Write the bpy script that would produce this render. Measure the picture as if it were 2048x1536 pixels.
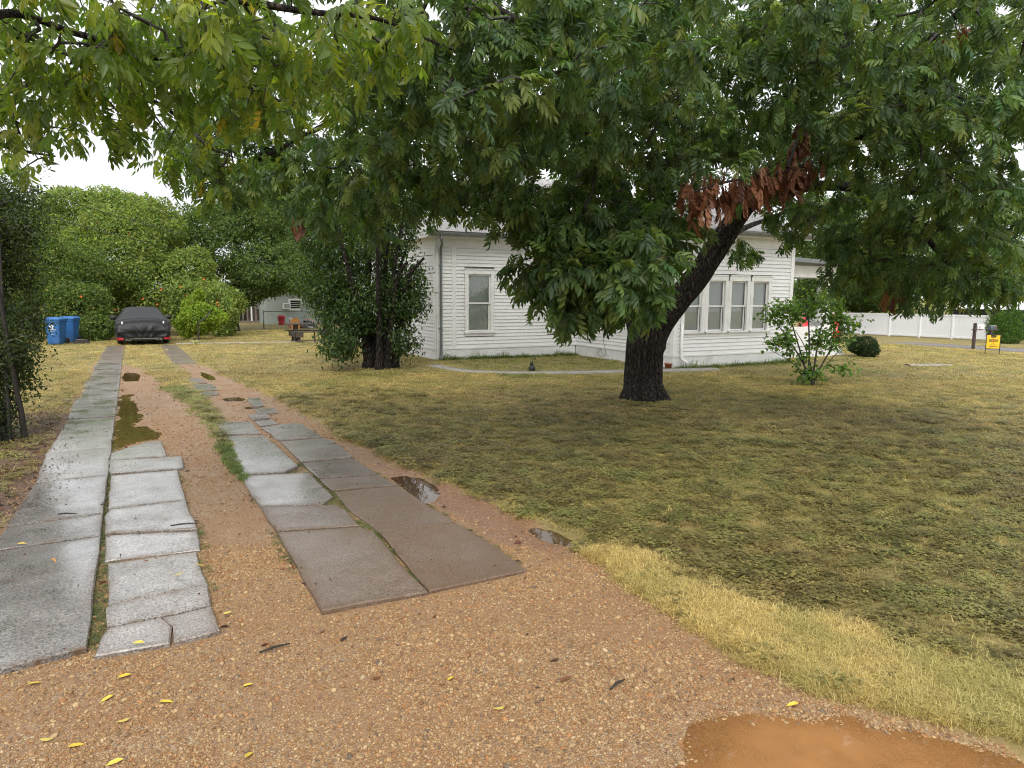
import bpy, math, random
import numpy as np
from mathutils import Matrix, Vector, Euler

# ---------------------------------------------------------------- camera, sky, sun, exposure
sc = bpy.context.scene
for o in list(bpy.data.objects):
    bpy.data.objects.remove(o)
F = 1420.0                      # focal length in pixels of the 2048 wide photograph
CAMH = 2.0
YAW, PITCH, ROLL = math.radians(28.4), math.radians(7.42), math.radians(0.4)
fwd = np.array([math.sin(YAW)*math.cos(PITCH), math.cos(YAW)*math.cos(PITCH), -math.sin(PITCH)])
right0 = np.array([math.cos(YAW), -math.sin(YAW), 0.])
up0 = np.cross(right0, fwd)
right = right0*math.cos(ROLL) + up0*math.sin(ROLL)
up = np.cross(right, fwd)
CAM = np.array([0., 0., CAMH])
cd = bpy.data.cameras.new('camera')
cd.sensor_width = 36.0
cd.lens = 36.0*F/2048.0
cd.clip_start = 0.05
cd.clip_end = 2000.0
cam = bpy.data.objects.new('camera', cd)
sc.collection.objects.link(cam)
cam.matrix_world = Matrix(((right[0], up[0], -fwd[0], CAM[0]), (right[1], up[1], -fwd[1], CAM[1]), (right[2], up[2], -fwd[2], CAM[2]), (0, 0, 0, 1)))
sc.camera = cam

SUN_EL, SUN_AZ = math.radians(50), math.radians(208)      # azimuth from +Y clockwise: behind the camera, to the left
w = bpy.data.worlds.new('World')
sc.world = w
w.use_nodes = True
nt = w.node_tree
nt.nodes.clear()
out = nt.nodes.new('ShaderNodeOutputWorld')
bg = nt.nodes.new('ShaderNodeBackground')
sky = nt.nodes.new('ShaderNodeTexSky')
sky.sky_type = 'NISHITA'
sky.sun_disc = False
sky.sun_elevation = SUN_EL
sky.sun_rotation = SUN_AZ
sky.dust_density = 6.0
sky.air_density = 1.0
hs = nt.nodes.new('ShaderNodeHueSaturation')
hs.inputs['Saturation'].default_value = 0.18
mx = nt.nodes.new('ShaderNodeMixRGB')             # an even overcast layer in front of the clear sky
mx.inputs[0].default_value = 0.72
cn = nt.nodes.new('ShaderNodeTexNoise')           # soft cloud tone over the whole dome
cn.inputs['Scale'].default_value = 2.2
cn.inputs['Detail'].default_value = 5.0
cr = nt.nodes.new('ShaderNodeValToRGB')
cr.color_ramp.elements[0].position = 0.3; cr.color_ramp.elements[0].color = (5.9, 6.15, 6.45, 1)
cr.color_ramp.elements[1].position = 0.7; cr.color_ramp.elements[1].color = (9.8, 9.9, 10.0, 1)
nt.links.new(cn.outputs['Fac'], cr.inputs[0])
nt.links.new(cr.outputs[0], mx.inputs[2])
nt.links.new(sky.outputs[0], hs.inputs['Color'])
nt.links.new(hs.outputs[0], mx.inputs[1])
nt.links.new(mx.outputs[0], bg.inputs[0])
bg.inputs[1].default_value = 0.12
nt.links.new(bg.outputs[0], out.inputs[0])
sl = bpy.data.lights.new('sun', 'SUN')
sl.energy = 1.5
sl.angle = math.radians(35)
sl.color = (1.0, 0.96, 0.9)
so = bpy.data.objects.new('sun', sl)
sc.collection.objects.link(so)
sdir = Vector((math.sin(SUN_AZ)*math.cos(SUN_EL), math.cos(SUN_AZ)*math.cos(SUN_EL), math.sin(SUN_EL)))
so.rotation_euler = sdir.to_track_quat('Z', 'Y').to_euler()
so.location = (0, 0, 40)
sc.view_settings.view_transform = 'Standard'
sc.view_settings.look = 'None'
sc.view_settings.gamma = 1.0
sc.view_settings.use_curve_mapping = False
sc.view_settings.exposure = 0.68
sc.cycles.max_bounces = 5
sc.cycles.diffuse_bounces = 3
sc.cycles.glossy_bounces = 2
sc.cycles.transmission_bounces = 3
sc.cycles.transparent_max_bounces = 8
sc.cycles.use_adaptive_sampling = True
sc.cycles.adaptive_threshold = 0.025
sc.cycles.use_denoising = True
sc.cycles.denoising_prefilter = 'NONE'
sc.cycles.filter_width = 1.1

# ---------------------------------------------------------------- helpers
rng = np.random.default_rng(7)
random.seed(7)
COL = sc.collection

def sp_(t, s=1.2):
    return np.log1p(np.exp(np.clip(t/s, -40, 40)))*s
def gz(x, y):                                     # large terrain: level yard, falling gently to the street and the back
    a = np.maximum(-0.04*sp_(x-22.0), -1.16)
    return a - 0.012*sp_(y-24.0)
def ray(px, py):
    return fwd + right*((px-1024)/F) + up*((768-py)/F)
def G(px, py, h=0.0):                             # where a sight line meets the terrain (height h above it)
    d = ray(px, py); t = 1.0
    for i in range(60):
        p = CAM + d*t
        t += (p[2]-h-gz(p[0], p[1]))/(-d[2]+0.05)*0.6
    return CAM + d*t
def at(px, py, depth):
    return CAM + ray(px, py)*depth
def onY(px, py, Y):
    d = ray(px, py); return CAM + d*(Y/d[1])
def proj(P):
    v = np.asarray(P, float) - CAM
    wz = v@fwd
    return 1024+F*(v@right)/wz, 768-F*(v@up)/wz, wz

def hash2(ix, iy, s=0):
    n = (ix.astype(np.int64)*374761393 + iy.astype(np.int64)*668265263 + s*1442695041) & 0x7fffffff
    n = ((n ^ (n >> 13))*1274126177) & 0x7fffffff
    return ((n ^ (n >> 16)) & 0xffff)/65535.0
def vnoise(x, y, s=0):
    x = np.asarray(x, float); y = np.asarray(y, float)
    ix = np.floor(x); iy = np.floor(y); fx = x-ix; fy = y-iy
    fx = fx*fx*(3-2*fx); fy = fy*fy*(3-2*fy)
    a = hash2(ix, iy, s); b = hash2(ix+1, iy, s); c = hash2(ix, iy+1, s); d = hash2(ix+1, iy+1, s)
    return (a*(1-fx)+b*fx)*(1-fy) + (c*(1-fx)+d*fx)*fy
def fbm(x, y, s=0, o=3):
    v = 0; a = 0.5; t = 0
    for i in range(o):
        v = v + a*vnoise(x*2**i, y*2**i, s+i*17); t += a; a *= 0.5
    return v/t
def sstep(a, b, x):
    t = np.clip((x-a)/(b-a), 0, 1); return t*t*(3-2*t)
def poly_sd(poly, x, y):                          # signed distance to a polygon, negative inside
    P = np.asarray(poly, float)[:, :2]
    d = np.full(x.shape, 1e9); ins = np.zeros(x.shape, bool)
    for i in range(len(P)):
        a = P[i]; b = P[(i+1) % len(P)]
        e = b-a; wx = x-a[0]; wy = y-a[1]
        t = np.clip((wx*e[0]+wy*e[1])/(e@e+1e-12), 0, 1)
        d = np.minimum(d, (wx-e[0]*t)**2 + (wy-e[1]*t)**2)
        c = ((a[1] <= y) & (b[1] > y)) | ((b[1] <= y) & (a[1] > y))
        xi = a[0] + (y-a[1])/(e[1] if abs(e[1]) > 1e-12 else 1e-12)*e[0]
        ins ^= c & (x < xi)
    d = np.sqrt(d)
    return np.where(ins, -d, d)

# ---- meshes
def mesh_np(name, V, faces, mat=None, tint=None, smooth=False):
    V = np.ascontiguousarray(V, np.float32)
    me = bpy.data.meshes.new(name)
    if not isinstance(faces, list):
        faces = [faces]
    faces = [np.asarray(f, np.int32) for f in faces if len(f)]
    nl = sum(f.size for f in faces); npoly = sum(len(f) for f in faces)
    me.vertices.add(len(V)); me.vertices.foreach_set('co', V.ravel())
    me.loops.add(nl); me.polygons.add(npoly)
    me.loops.foreach_set('vertex_index', np.concatenate([f.ravel() for f in faces]))
    starts = []; s = 0
    for f in faces:
        starts.append(np.arange(len(f))*f.shape[1]+s); s += f.size
    me.polygons.foreach_set('loop_start', np.concatenate(starts).astype(np.int32))
    if smooth:
        me.polygons.foreach_set('use_smooth', np.ones(npoly, bool))
    if tint is not None:
        at_ = me.attributes.new('tint', 'FLOAT_COLOR', 'POINT')
        c = np.ones((len(V), 4), np.float32); c[:, :3] = tint
        at_.data.foreach_set('color', c.ravel())
    me.update(calc_edges=True)
    me.validate()
    if mat:
        me.materials.append(mat)
    return me
WM = {}
def link(name, data, parent=None, M=None, **kw):
    o = bpy.data.objects.new(name, data)
    COL.objects.link(o)
    M = M if M is not None else Matrix.Identity(4)
    WM[o.name] = M
    if parent is not None:
        o.parent = parent
        o.matrix_parent_inverse = WM[parent.name].inverted()
    o.matrix_basis = M
    for k, v in kw.items():
        o[k] = v
    return o
def thing(name, loc, label, category, group=None):
    o = link(name, None, None, Matrix.Translation(Vector([float(c) for c in loc])))
    o.empty_display_size = 0.2
    o['label'] = label; o['category'] = category
    if group: o['group'] = group
    return o
def tag(o, label, category, group=None):
    o['label'] = label; o['category'] = category
    if group: o['group'] = group
    return o

class MB:
    """collects faces for one mesh"""
    def __init__(s): s.v = []; s.f = []; s.sm = []
    def add(s, V, Fc, sm=False):
        n = len(s.v); s.v += [tuple(map(float, p)) for p in V]
        s.f += [tuple(int(i)+n for i in f) for f in Fc]; s.sm += [sm]*len(Fc)
        return s
    def box(s, lo, hi, M=None):
        x0, y0, z0 = lo; x1, y1, z1 = hi
        V = [(x0,y0,z0),(x1,y0,z0),(x1,y1,z0),(x0,y1,z0),(x0,y0,z1),(x1,y0,z1),(x1,y1,z1),(x0,y1,z1)]
        if M is not None: V = [tuple(M @ Vector(p)) for p in V]
        return s.add(V, [(0,3,2,1),(4,5,6,7),(0,1,5,4),(1,2,6,5),(2,3,7,6),(3,0,4,7)])
    def bar(s, a, b, w, h=None):                  # square bar between two points
        a = Vector(a); b = Vector(b); h = h or w
        q = (b-a).to_track_quat('Z', 'Y').to_matrix().to_4x4()
        return s.box((-w/2, -h/2, 0), (w/2, h/2, (b-a).length), Matrix.Translation(a) @ q)
    def tube(s, pts, rad, n=8, caps=True):
        V, Fq, ends = tube_np(pts, rad, n)
        s.add(V, Fq, True)
        if caps:
            m = len(V); b0 = m0 = len(s.v)-m
            s.f += [tuple(b0+i for i in reversed(range(n))), tuple(b0+m-n+i for i in range(n))]; s.sm += [False]*2
        return s
    def lathe(s, prof, c=(0,0,0), n=20, sx=1, sy=1):
        V = []; Fq = []
        for (r, z) in prof:
            for i in range(n):
                a = 2*math.pi*i/n
                V.append((c[0]+r*sx*math.cos(a), c[1]+r*sy*math.sin(a), c[2]+z))
        for k in range(len(prof)-1):
            for i in range(n):
                j = (i+1) % n
                Fq.append((k*n+i, k*n+j, (k+1)*n+j, (k+1)*n+i))
        s.add(V, Fq, True)
        return s
    def prism(s, poly, z0, z1):
        n = len(poly)
        area = sum(poly[i][0]*poly[(i+1)%n][1]-poly[(i+1)%n][0]*poly[i][1] for i in range(n))
        if area < 0: poly = poly[::-1]
        V = [(p[0], p[1], z0) for p in poly] + [(p[0], p[1], z1) for p in poly]
        return s.add(V, [tuple(reversed(range(n))), tuple(range(n, 2*n))] + [(i, (i+1)%n, n+(i+1)%n, n+i) for i in range(n)])
    def mesh(s, name, mat, M=None):
        me = bpy.data.meshes.new(name)
        V = s.v if M is None else [tuple(M @ Vector(p)) for p in s.v]
        me.from_pydata(V, [], s.f)
        me.polygons.foreach_set('use_smooth', s.sm)
        if mat: me.materials.append(mat)
        me.update()
        return me
    def build(s, name, mat, parent=None, M=None, bevel=0, **kw):
        o = link(name, s.mesh(name, mat), parent, M, **kw)
        if bevel:
            b = o.modifiers.new('bevel', 'BEVEL'); b.width = bevel; b.segments = 2; b.limit_method = 'ANGLE'
        return o
def tube_np(pts, rad, n=8):
    P = np.asarray(pts, float); m = len(P)
    R = np.full(m, rad, float) if np.isscalar(rad) else np.asarray(rad, float)
    T = np.gradient(P, axis=0); T /= np.linalg.norm(T, axis=1)[:, None]+1e-9
    ref = np.array([0, 0, 1.]) if abs(T[0][2]) < 0.9 else np.array([1., 0, 0])
    u = np.cross(T[0], ref); u /= np.linalg.norm(u)
    V = np.zeros((m, n, 3)); an = np.arange(n)*2*math.pi/n
    for i in range(m):
        u = u - T[i]*(u@T[i]); u /= np.linalg.norm(u)+1e-9
        v = np.cross(T[i], u)
        V[i] = P[i] + R[i]*(np.cos(an)[:, None]*u + np.sin(an)[:, None]*v)
    i0 = np.arange(m-1)[:, None]*n; k = np.arange(n)[None]; k2 = (k+1) % n
    Fq = np.stack([i0+k, i0+k2, i0+n+k2, i0+n+k], -1).reshape(-1, 4)
    return V.reshape(-1, 3), Fq, None

# ---- materials
def newmat(name):
    m = bpy.data.materials.new(name); m.use_nodes = True
    n = m.node_tree; b = n.nodes['Principled BSDF']
    return m, n, b
def N(nt, typ, **kw):
    n = nt.nodes.new(typ)
    for k, v in kw.items():
        if k.startswith('_'): setattr(n, k[1:], v)
        else: n.inputs[k.replace('_', ' ')].default_value = v
    return n
def ramp(nt, fac, stops):
    r = nt.nodes.new('ShaderNodeValToRGB')
    e = r.color_ramp.elements
    while len(e) < len(stops): e.new(0.5)
    for el, (p, c) in zip(e, stops):
        el.position = p; el.color = (*c, 1) if len(c) == 3 else c
    nt.links.new(fac, r.inputs[0])
    return r.outputs[0]
def mixc(nt, fac, a, b, mode='MIX'):
    m = nt.nodes.new('ShaderNodeMixRGB'); m.blend_type = mode
    for i, v in enumerate((fac, a, b)):
        if isinstance(v, bpy.types.NodeSocket): nt.links.new(v, m.inputs[i])
        elif isinstance(v, (int, float)): m.inputs[i].default_value = v
        else: m.inputs[i].default_value = (*v, 1)
    return m.outputs[0]
def coords(nt, kind='Object', scale=None):
    c = nt.nodes.new('ShaderNodeTexCoord').outputs[kind]
    if scale:
        mp = nt.nodes.new('ShaderNodeMapping'); mp.inputs['Scale'].default_value = scale
        nt.links.new(c, mp.inputs[0]); c = mp.outputs[0]
    return c
def noise(nt, scale, detail=4, rough=0.6, vec=None, out='Fac'):
    n = N(nt, 'ShaderNodeTexNoise', Scale=scale, Detail=detail, Roughness=rough)
    if vec is not None: nt.links.new(vec, n.inputs['Vector'])
    return n.outputs[out]
def bump(nt, b, h, strength=0.4, dist=0.01):
    bn = N(nt, 'ShaderNodeBump', Strength=strength, Distance=dist)
    nt.links.new(h, bn.inputs['Height']); nt.links.new(bn.outputs[0], b.inputs['Normal'])
def simple(name, col, rough=0.6, var=0.25, scale=6.0, bmp=0.0, bscale=40.0, metal=0.0, spec=0.5, stretch=None, kind='Object', dirt=None, dirt_amt=0.5, dscale=2.0):
    m, nt, b = newmat(name)
    c = coords(nt, kind, stretch)
    f = noise(nt, scale, 5, 0.6, c)
    lo = tuple(x*(1-var) for x in col); hi = tuple(min(1, x*(1+var)) for x in col)
    co = ramp(nt, f, [(0.3, lo), (0.7, hi)])
    if dirt:
        d = noise(nt, dscale, 6, 0.7, c)
        r = ramp(nt, d, [(0.5, (0, 0, 0)), (0.75, (dirt_amt,)*3)])
        co = mixc(nt, r, co, dirt)
    nt.links.new(co, b.inputs['Base Color'])
    b.inputs['Roughness'].default_value = rough
    b.inputs['Metallic'].default_value = metal
    b.inputs['Specular IOR Level'].default_value = spec
    if bmp: bump(nt, b, noise(nt, bscale, 5, 0.6, c), bmp, 0.01)
    return m
def leafmat(name, trans=0.35, rough=0.38, kind='GEOMETRY', spec=0.5, gain=1.0, tcol=(1.5, 1.6, 0.7)):
    m, nt, b = newmat(name)
    a = nt.nodes.new('ShaderNodeAttribute'); a.attribute_name = 'tint'; a.attribute_type = kind
    c = a.outputs['Color']
    n = noise(nt, 9.0, 2, 0.5, coords(nt, 'Object'))
    c = mixc(nt, 1.0, c, ramp(nt, n, [(0.25, (0.8*gain,)*3), (0.75, (1.2*gain,)*3)]), 'MULTIPLY')
    nt.links.new(c, b.inputs['Base Color'])
    b.inputs['Roughness'].default_value = rough
    b.inputs['Specular IOR Level'].default_value = spec
    t = nt.nodes.new('ShaderNodeBsdfTranslucent')
    tc = mixc(nt, 1.0, c, tcol, 'MULTIPLY')
    nt.links.new(tc, t.inputs[0])
    mxs = nt.nodes.new('ShaderNodeMixShader'); mxs.inputs[0].default_value = trans
    nt.links.new(b.outputs[0], mxs.inputs[1]); nt.links.new(t.outputs[0], mxs.inputs[2])
    nt.links.new(mxs.outputs[0], nt.nodes['Material Output'].inputs[0])
    return m
M = {}
M['leaf'] = leafmat('leaf', 0.42, 0.46, spec=0.4, tcol=(1.7, 1.75, 0.7))
M['farleaf'] = leafmat('far_leaf', 0.42, 0.6, spec=0.3, tcol=(1.6, 1.65, 0.75))
M['deadleaf'] = leafmat('dead_leaf', 0.15, 0.5)
M['blade'] = leafmat('grass_blade', 0.3, 0.5, 'INSTANCER', tcol=(1.15, 1.1, 0.8))
M['bark'] = None
def barkmat(name, lo, hi, sc_=(9, 9, 2.2), st=1.0, rough=0.5):
    m, nt, b = newmat(name)
    c = coords(nt, 'Object', sc_)
    v = N(nt, 'ShaderNodeTexVoronoi', Scale=1.4, _feature='DISTANCE_TO_EDGE')
    wn = noise(nt, 1.5, 3, 0.6, c, 'Color')
    vm = nt.nodes.new('ShaderNodeVectorMath'); vm.operation = 'MULTIPLY_ADD'
    nt.links.new(wn, vm.inputs[0]); vm.inputs[1].default_value = (1.1,)*3; nt.links.new(c, vm.inputs[2])
    nt.links.new(vm.outputs[0], v.inputs['Vector'])
    f = noise(nt, 3.0, 6, 0.7, c)
    hgt = mixc(nt, 0.4, ramp(nt, v.outputs['Distance'], [(0.0, (0, 0, 0)), (0.35, (1, 1, 1))]), f)
    nt.links.new(ramp(nt, hgt, [(0.2, lo), (0.8, hi)]), b.inputs['Base Color'])
    b.inputs['Roughness'].default_value = rough
    b.inputs['Specular IOR Level'].default_value = 0.25
    bump(nt, b, hgt, st, 0.06)
    return m
M['bark'] = barkmat('wet_dark_bark', (0.002, 0.002, 0.002), (0.078, 0.060, 0.047), (16, 16, 3.6), 1.0, 0.75)
M['twig'] = simple('twig_bark', (0.022, 0.018, 0.015), 0.6, 0.3, 20)
M['greybark'] = barkmat('grey_bark', (0.03, 0.025, 0.02), (0.11, 0.095, 0.08))

# ---------------------------------------------------------------- ground: one sheet with real relief
def PX(lst, h=0.0):
    return np.array([G(a, b, h) for a, b in lst])
# outlines of bare ground, traced where they lie on the level yard (metres)
edge_r = [(3.25, 4.9), (3.01, 4.1), (2.91, 3.47), (2.86, 2.63), (3.09, 1.98), (3.45, 1.3), (4.3, 0.2), (4.6, -6)]
gravel_main = [(-9, -6), (-9, 3.1), (-3.0, 3.6), (-1.15, 4.5), (-1.1, 8.5), (-1.0, 9.0), (-0.86, 18), (-0.70, 29.3), (-0.28, 29.3), (-0.33, 21.6), (0.0, 21.3), (0.3, 20.0), (0.42, 18.5), (0.62, 15.6), (0.95, 12.4), (0.97, 8.2), (1.0, 7.6), (1.06, 8.2), (1.12, 10), (1.16, 12.2), (1.2, 14.6), (1.15, 20), (1.02, 21.5), (1.6, 21.5), (1.72, 20), (2.0, 17), (2.4, 13), (2.5, 10.2), (2.62, 8.2), (2.85, 6.4), (2.98, 5.3)] + edge_r[1:]
mudpoly = [(2.35, 9.6), (2.6, 8.3), (2.85, 6.6), (3.02, 5.2), (3.0, 4.4), (2.7, 4.3), (2.5, 5.0), (2.4, 7.0)]
litter_poly = [(-0.9, 7.4), (-0.7, 9.5), (-0.85, 12.5), (-1.1, 13.9), (-1.9, 13.4), (-2.2, 11), (-1.8, 8.5), (-1.25, 6.6)]
def C6(l): return PX([(x/2.327, 680+y/2.327) for x, y in l])
def C7(l): return PX([(400+x/2.438, 780+y/2.438) for x, y in l])
def C8(l): return PX([(1200+x/2.415, 1000+y/2.415) for x, y in l])
PUD = {
 'long':  C6([(555,250),(625,248),(650,330),(690,368),(650,378),(640,396),(690,392),(772,436),(762,458),(690,468),(600,492),(512,522),(526,400),(540,300)]),
 'far':   C6([(572,170),(580,148),(620,148),(655,160),(645,188),(600,192),(575,190)]),
 'laneA': C6([(1030,272),(1060,264),(1110,262),(1142,272),(1120,284),(1060,284)]),
 'laneB': C6([(1120,312),(1160,305),(1215,308),(1225,316),(1150,320)]),
 'laneC': C6([(925,143),(960,150),(1000,168),(1012,186),(970,186),(940,170)]),
 'mirror': C7([(925,420),(985,412),(1090,425),(1150,455),(1180,500),(1150,545),(1085,552),(1030,510),(985,470)]),
 'small': C7([(1620,684),(1660,672),(1720,680),(1780,705),(1835,738),(1800,748),(1720,730),(1660,708)]),
 'front': np.array([[1.40,1.9],[1.62,2.16],[1.95,2.32],[2.3,2.46],[2.6,2.37],[2.85,2.24],[3.1,2.02],[3.38,1.62],[3.6,1.25],[3.8,0.7],[2.9,0.3],[2.2,0.6],[1.8,1.2]]),
}
PUD['small'] = PUD['small'].mean(0)+(PUD['small']-PUD['small'].mean(0))*1.5
DEP = {'long': 0.035, 'far': 0.03, 'laneA': 0.025, 'laneB': 0.02, 'laneC': 0.02, 'mirror': 0.02, 'small': 0.02, 'front': 0.022}
house_poly = [(7.82, 19.1), (12.65, 19.1), (12.65, 14.45), (16.95, 14.45), (16.95, 15.3), (20.4, 15.3), (20.4, 24), (16.9, 24), (16.9, 30), (7.82, 30)]
path_pts = [(7.15, 17.6), (7.2, 16.6), (7.6, 15.7), (8.6, 15.0), (10.0, 14.55), (11.5, 14.2), (13.5, 13.75), (16.0, 13.6), (19.0, 13.5)]

def micro(x, y):                                  # relief of the near ground
    n = fbm(x*1.3, y*1.3, 3)-0.5
    z = 0.035*n + 0.012*(fbm(x*6, y*6, 9)-0.5)
    return z
def masks(x, y):
    wob = 0.22*(fbm(x*2.2, y*2.2, 21)-0.5) + 0.10*(fbm(x*9, y*9, 33)-0.5)
    sd = np.minimum(poly_sd(gravel_main, x, y), poly_sd([(1.05, 20.5), (1.58, 20.5), (1.52, 29), (1.05, 29)], x, y)) + wob
    g = 1-sstep(-0.06, 0.06, sd)
    mud = 1-sstep(-0.15, 0.12, poly_sd(mudpoly, x, y)+wob)
    lit = 1-sstep(-0.3, 0.35, poly_sd(litter_poly, x, y)+wob*2)
    return g, mud, lit, sd
def ground_h(x, y):
    near = (1-sstep(16, 24, y))*(1-sstep(6, 10, np.abs(x-1.5)))
    g, mud, lit, sd = masks(x, y)
    z = gz(x, y) + micro(x, y)*(0.25+0.75*near)*(1-0.55*g)
    z = z + near*(1-g)*0.03                      # the turf stands a little above the worn drive
    for k, P in PUD.items():
        s = poly_sd(P, x, y)
        q = 1.0 if k in ('long', 'front') else 0.3     # small pools keep their outline
        f = 1-sstep(-0.03-0.13*q-(.16 if k == 'front' else 0), 0.06+0.04*q, s + q*(0.22*(fbm(x*4, y*4, 40)-0.5) + 0.10*(fbm(x*13, y*13, 41)-0.5)))
        z = z*(1-f) + f*(gz(x, y) - 0.012 - DEP[k]*f)
    return z
def axis(segs):
    a = []
    for lo, hi, st in segs:
        a += list(np.arange(lo, hi, st))
    return np.array(a + [segs[-1][1]])
gx = axis([(-400, -60, 40), (-60, -12, 4), (-12, -4, 0.8), (-4, 5.5, 0.07), (5.5, 12, 0.35), (12, 30, 0.8), (30, 64, 2), (64, 120, 8), (120, 700, 60)])
gy = axis([(-60, -8, 6), (-8, 0, 0.8), (0, 11, 0.07), (11, 20, 0.14), (20, 32, 0.5), (32, 64, 2), (64, 120, 8), (120, 700, 60)])
X, Y = np.meshgrid(gx, gy, indexing='ij')
Z = ground_h(X, Y)
gm, mm, lm, _ = masks(X, Y)
nx, ny = X.shape
idx = (np.arange(nx-1)[:, None]*ny + np.arange(ny-1)[None])
Fq = np.stack([idx, idx+ny, idx+ny+1, idx+1], -1).reshape(-1, 4)
m, nt, b = newmat('ground')
co = coords(nt, 'Object')
at1 = nt.nodes.new('ShaderNodeAttribute'); at1.attribute_name = 'tint'
sep = nt.nodes.new('ShaderNodeSeparateColor'); nt.links.new(at1.outputs['Color'], sep.inputs[0])
n1 = noise(nt, 0.35, 5, 0.6, co); n2 = noise(nt, 2.5, 6, 0.7, co); n3 = noise(nt, 24, 6, 0.75, co)
lawn = mixc(nt, n2, ramp(nt, n1, [(0.35, (0.19, 0.15, 0.055)), (0.65, (0.33, 0.265, 0.09))]), (0.22, 0.19, 0.065))
lawn = mixc(nt, 0.75, lawn, ramp(nt, n3, [(0.3, (0.35, 0.33, 0.3)), (0.7, (1.35, 1.3, 1.2))]), 'MULTIPLY')
v1 = N(nt, 'ShaderNodeTexVoronoi', Scale=75.0); nt.links.new(co, v1.inputs['Vector'])
v2 = N(nt, 'ShaderNodeTexVoronoi', Scale=75.0, _feature='DISTANCE_TO_EDGE'); nt.links.new(co, v2.inputs['Vector'])
sepv = nt.nodes.new('ShaderNodeSeparateColor'); nt.links.new(v1.outputs['Color'], sepv.inputs[0])
pc = ramp(nt, sepv.outputs[0], [(0.0, (0.19, 0.105, 0.05)), (0.3, (0.32, 0.20, 0.10)), (0.55, (0.40, 0.29, 0.165)), (0.75, (0.27, 0.16, 0.075)), (0.9, (0.45, 0.36, 0.23)), (1.0, (0.16, 0.135, 0.115))])
pc = mixc(nt, ramp(nt, v2.outputs['Distance'], [(0.0, (0, 0, 0)), (0.18, (1, 1, 1))]), (0.17, 0.09, 0.045), pc)
sand = ramp(nt, n3, [(0.3, (0.175, 0.095, 0.044)), (0.7, (0.305, 0.178, 0.09))])
ng = noise(nt, 1.3, 5, 0.65, co)
grav = mixc(nt, ramp(nt, ng, [(0.42, (0, 0, 0)), (0.62, (0.8, 0.8, 0.8))]), pc, sand)
c = mixc(nt, sep.outputs[0], lawn, grav)
c = mixc(nt, sep.outputs[1], c, ramp(nt, n3, [(0.3, (0.16, 0.085, 0.05)), (0.7, (0.30, 0.17, 0.10))]))
c = mixc(nt, sep.outputs[2], c, ramp(nt, n3, [(0.3, (0.05, 0.03, 0.02)), (0.7, (0.15, 0.085, 0.05))]))
nt.links.new(c, b.inputs['Base Color'])
rr = mixc(nt, sep.outputs[0], (0.9,)*3, ramp(nt, ng, [(0.35, (0.5,)*3), (0.65, (0.75,)*3)]))
rr = mixc(nt, sep.outputs[1], rr, (0.22,)*3)
nt.links.new(rr, b.inputs['Roughness'])
hh = mixc(nt, sep.outputs[0], n3, v2.outputs['Distance'])
bump(nt, b, hh, 0.5, 0.012)
ground = link('ground', mesh_np('ground', np.stack([X, Y, Z], -1).reshape(-1, 3), Fq, m, np.stack([gm, mm, lm], -1).reshape(-1, 3), True), kind='structure')

# ---------------------------------------------------------------- puddles
def watermat(name, col, alpha, rough=0.02, rip=0.02):
    m, nt, b = newmat(name)
    b.inputs['Base Color'].default_value = (*col, 1)
    b.inputs['Roughness'].default_value = rough
    b.inputs['IOR'].default_value = 1.33
    tr = nt.nodes.new('ShaderNodeBsdfTransparent'); tr.inputs[0].default_value = (0.95, 0.84, 0.68, 1)
    df = b
    fr = nt.nodes.new('ShaderNodeFresnel'); fr.inputs[0].default_value = 1.45
    b.inputs['Specular IOR Level'].default_value = 0.0
    b.inputs['Roughness'].default_value = 0.9
    gl = nt.nodes.new('ShaderNodeBsdfGlossy'); gl.inputs['Roughness'].default_value = rough
    co_ = coords(nt, 'Object')
    body = nt.nodes.new('ShaderNodeMixShader')
    cl = noise(nt, 2.2, 4, 0.6, co_)
    dp = nt.nodes.new('ShaderNodeAttribute'); dp.attribute_name = 'tint'      # how deep the murk is
    nt.links.new(mixc(nt, 1.0, dp.outputs['Color'], ramp(nt, cl, [(0.3, (alpha*0.7,)*3), (0.7, (min(1, alpha*1.4),)*3)]), 'MULTIPLY'), body.inputs[0])
    nt.links.new(tr.outputs[0], body.inputs[1]); nt.links.new(b.outputs[0], body.inputs[2])
    ms = nt.nodes.new('ShaderNodeMixShader')
    nt.links.new(fr.outputs[0], ms.inputs[0]); nt.links.new(body.outputs[0], ms.inputs[1]); nt.links.new(gl.outputs[0], ms.inputs[2])
    nt.links.new(ms.outputs[0], nt.nodes['Material Output'].inputs[0])
    bn = N(nt, 'ShaderNodeBump', Strength=rip, Distance=0.02)
    nt.links.new(noise(nt, 5.0, 3, 0.5, co_), bn.inputs['Height'])
    nt.links.new(bn.outputs[0], gl.inputs['Normal']); nt.links.new(bn.outputs[0], fr.inputs['Normal'])
    return m
M['water'] = watermat('shallow_brown_water', (0.085, 0.058, 0.022), 0.5, 0.02, 0.07)
M['mudwater'] = watermat('orange_mud_water', (0.46, 0.225, 0.085), 0.62, 0.01, 0.06)
M['clearwater'] = watermat('thin_clear_water', (0.12, 0.09, 0.065), 0.35)
PL = {'long': 'water', 'far': 'water', 'laneA': 'water', 'laneB': 'clearwater', 'laneC': 'water', 'mirror': 'clearwater', 'small': 'clearwater', 'front': 'mudwater'}
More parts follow.
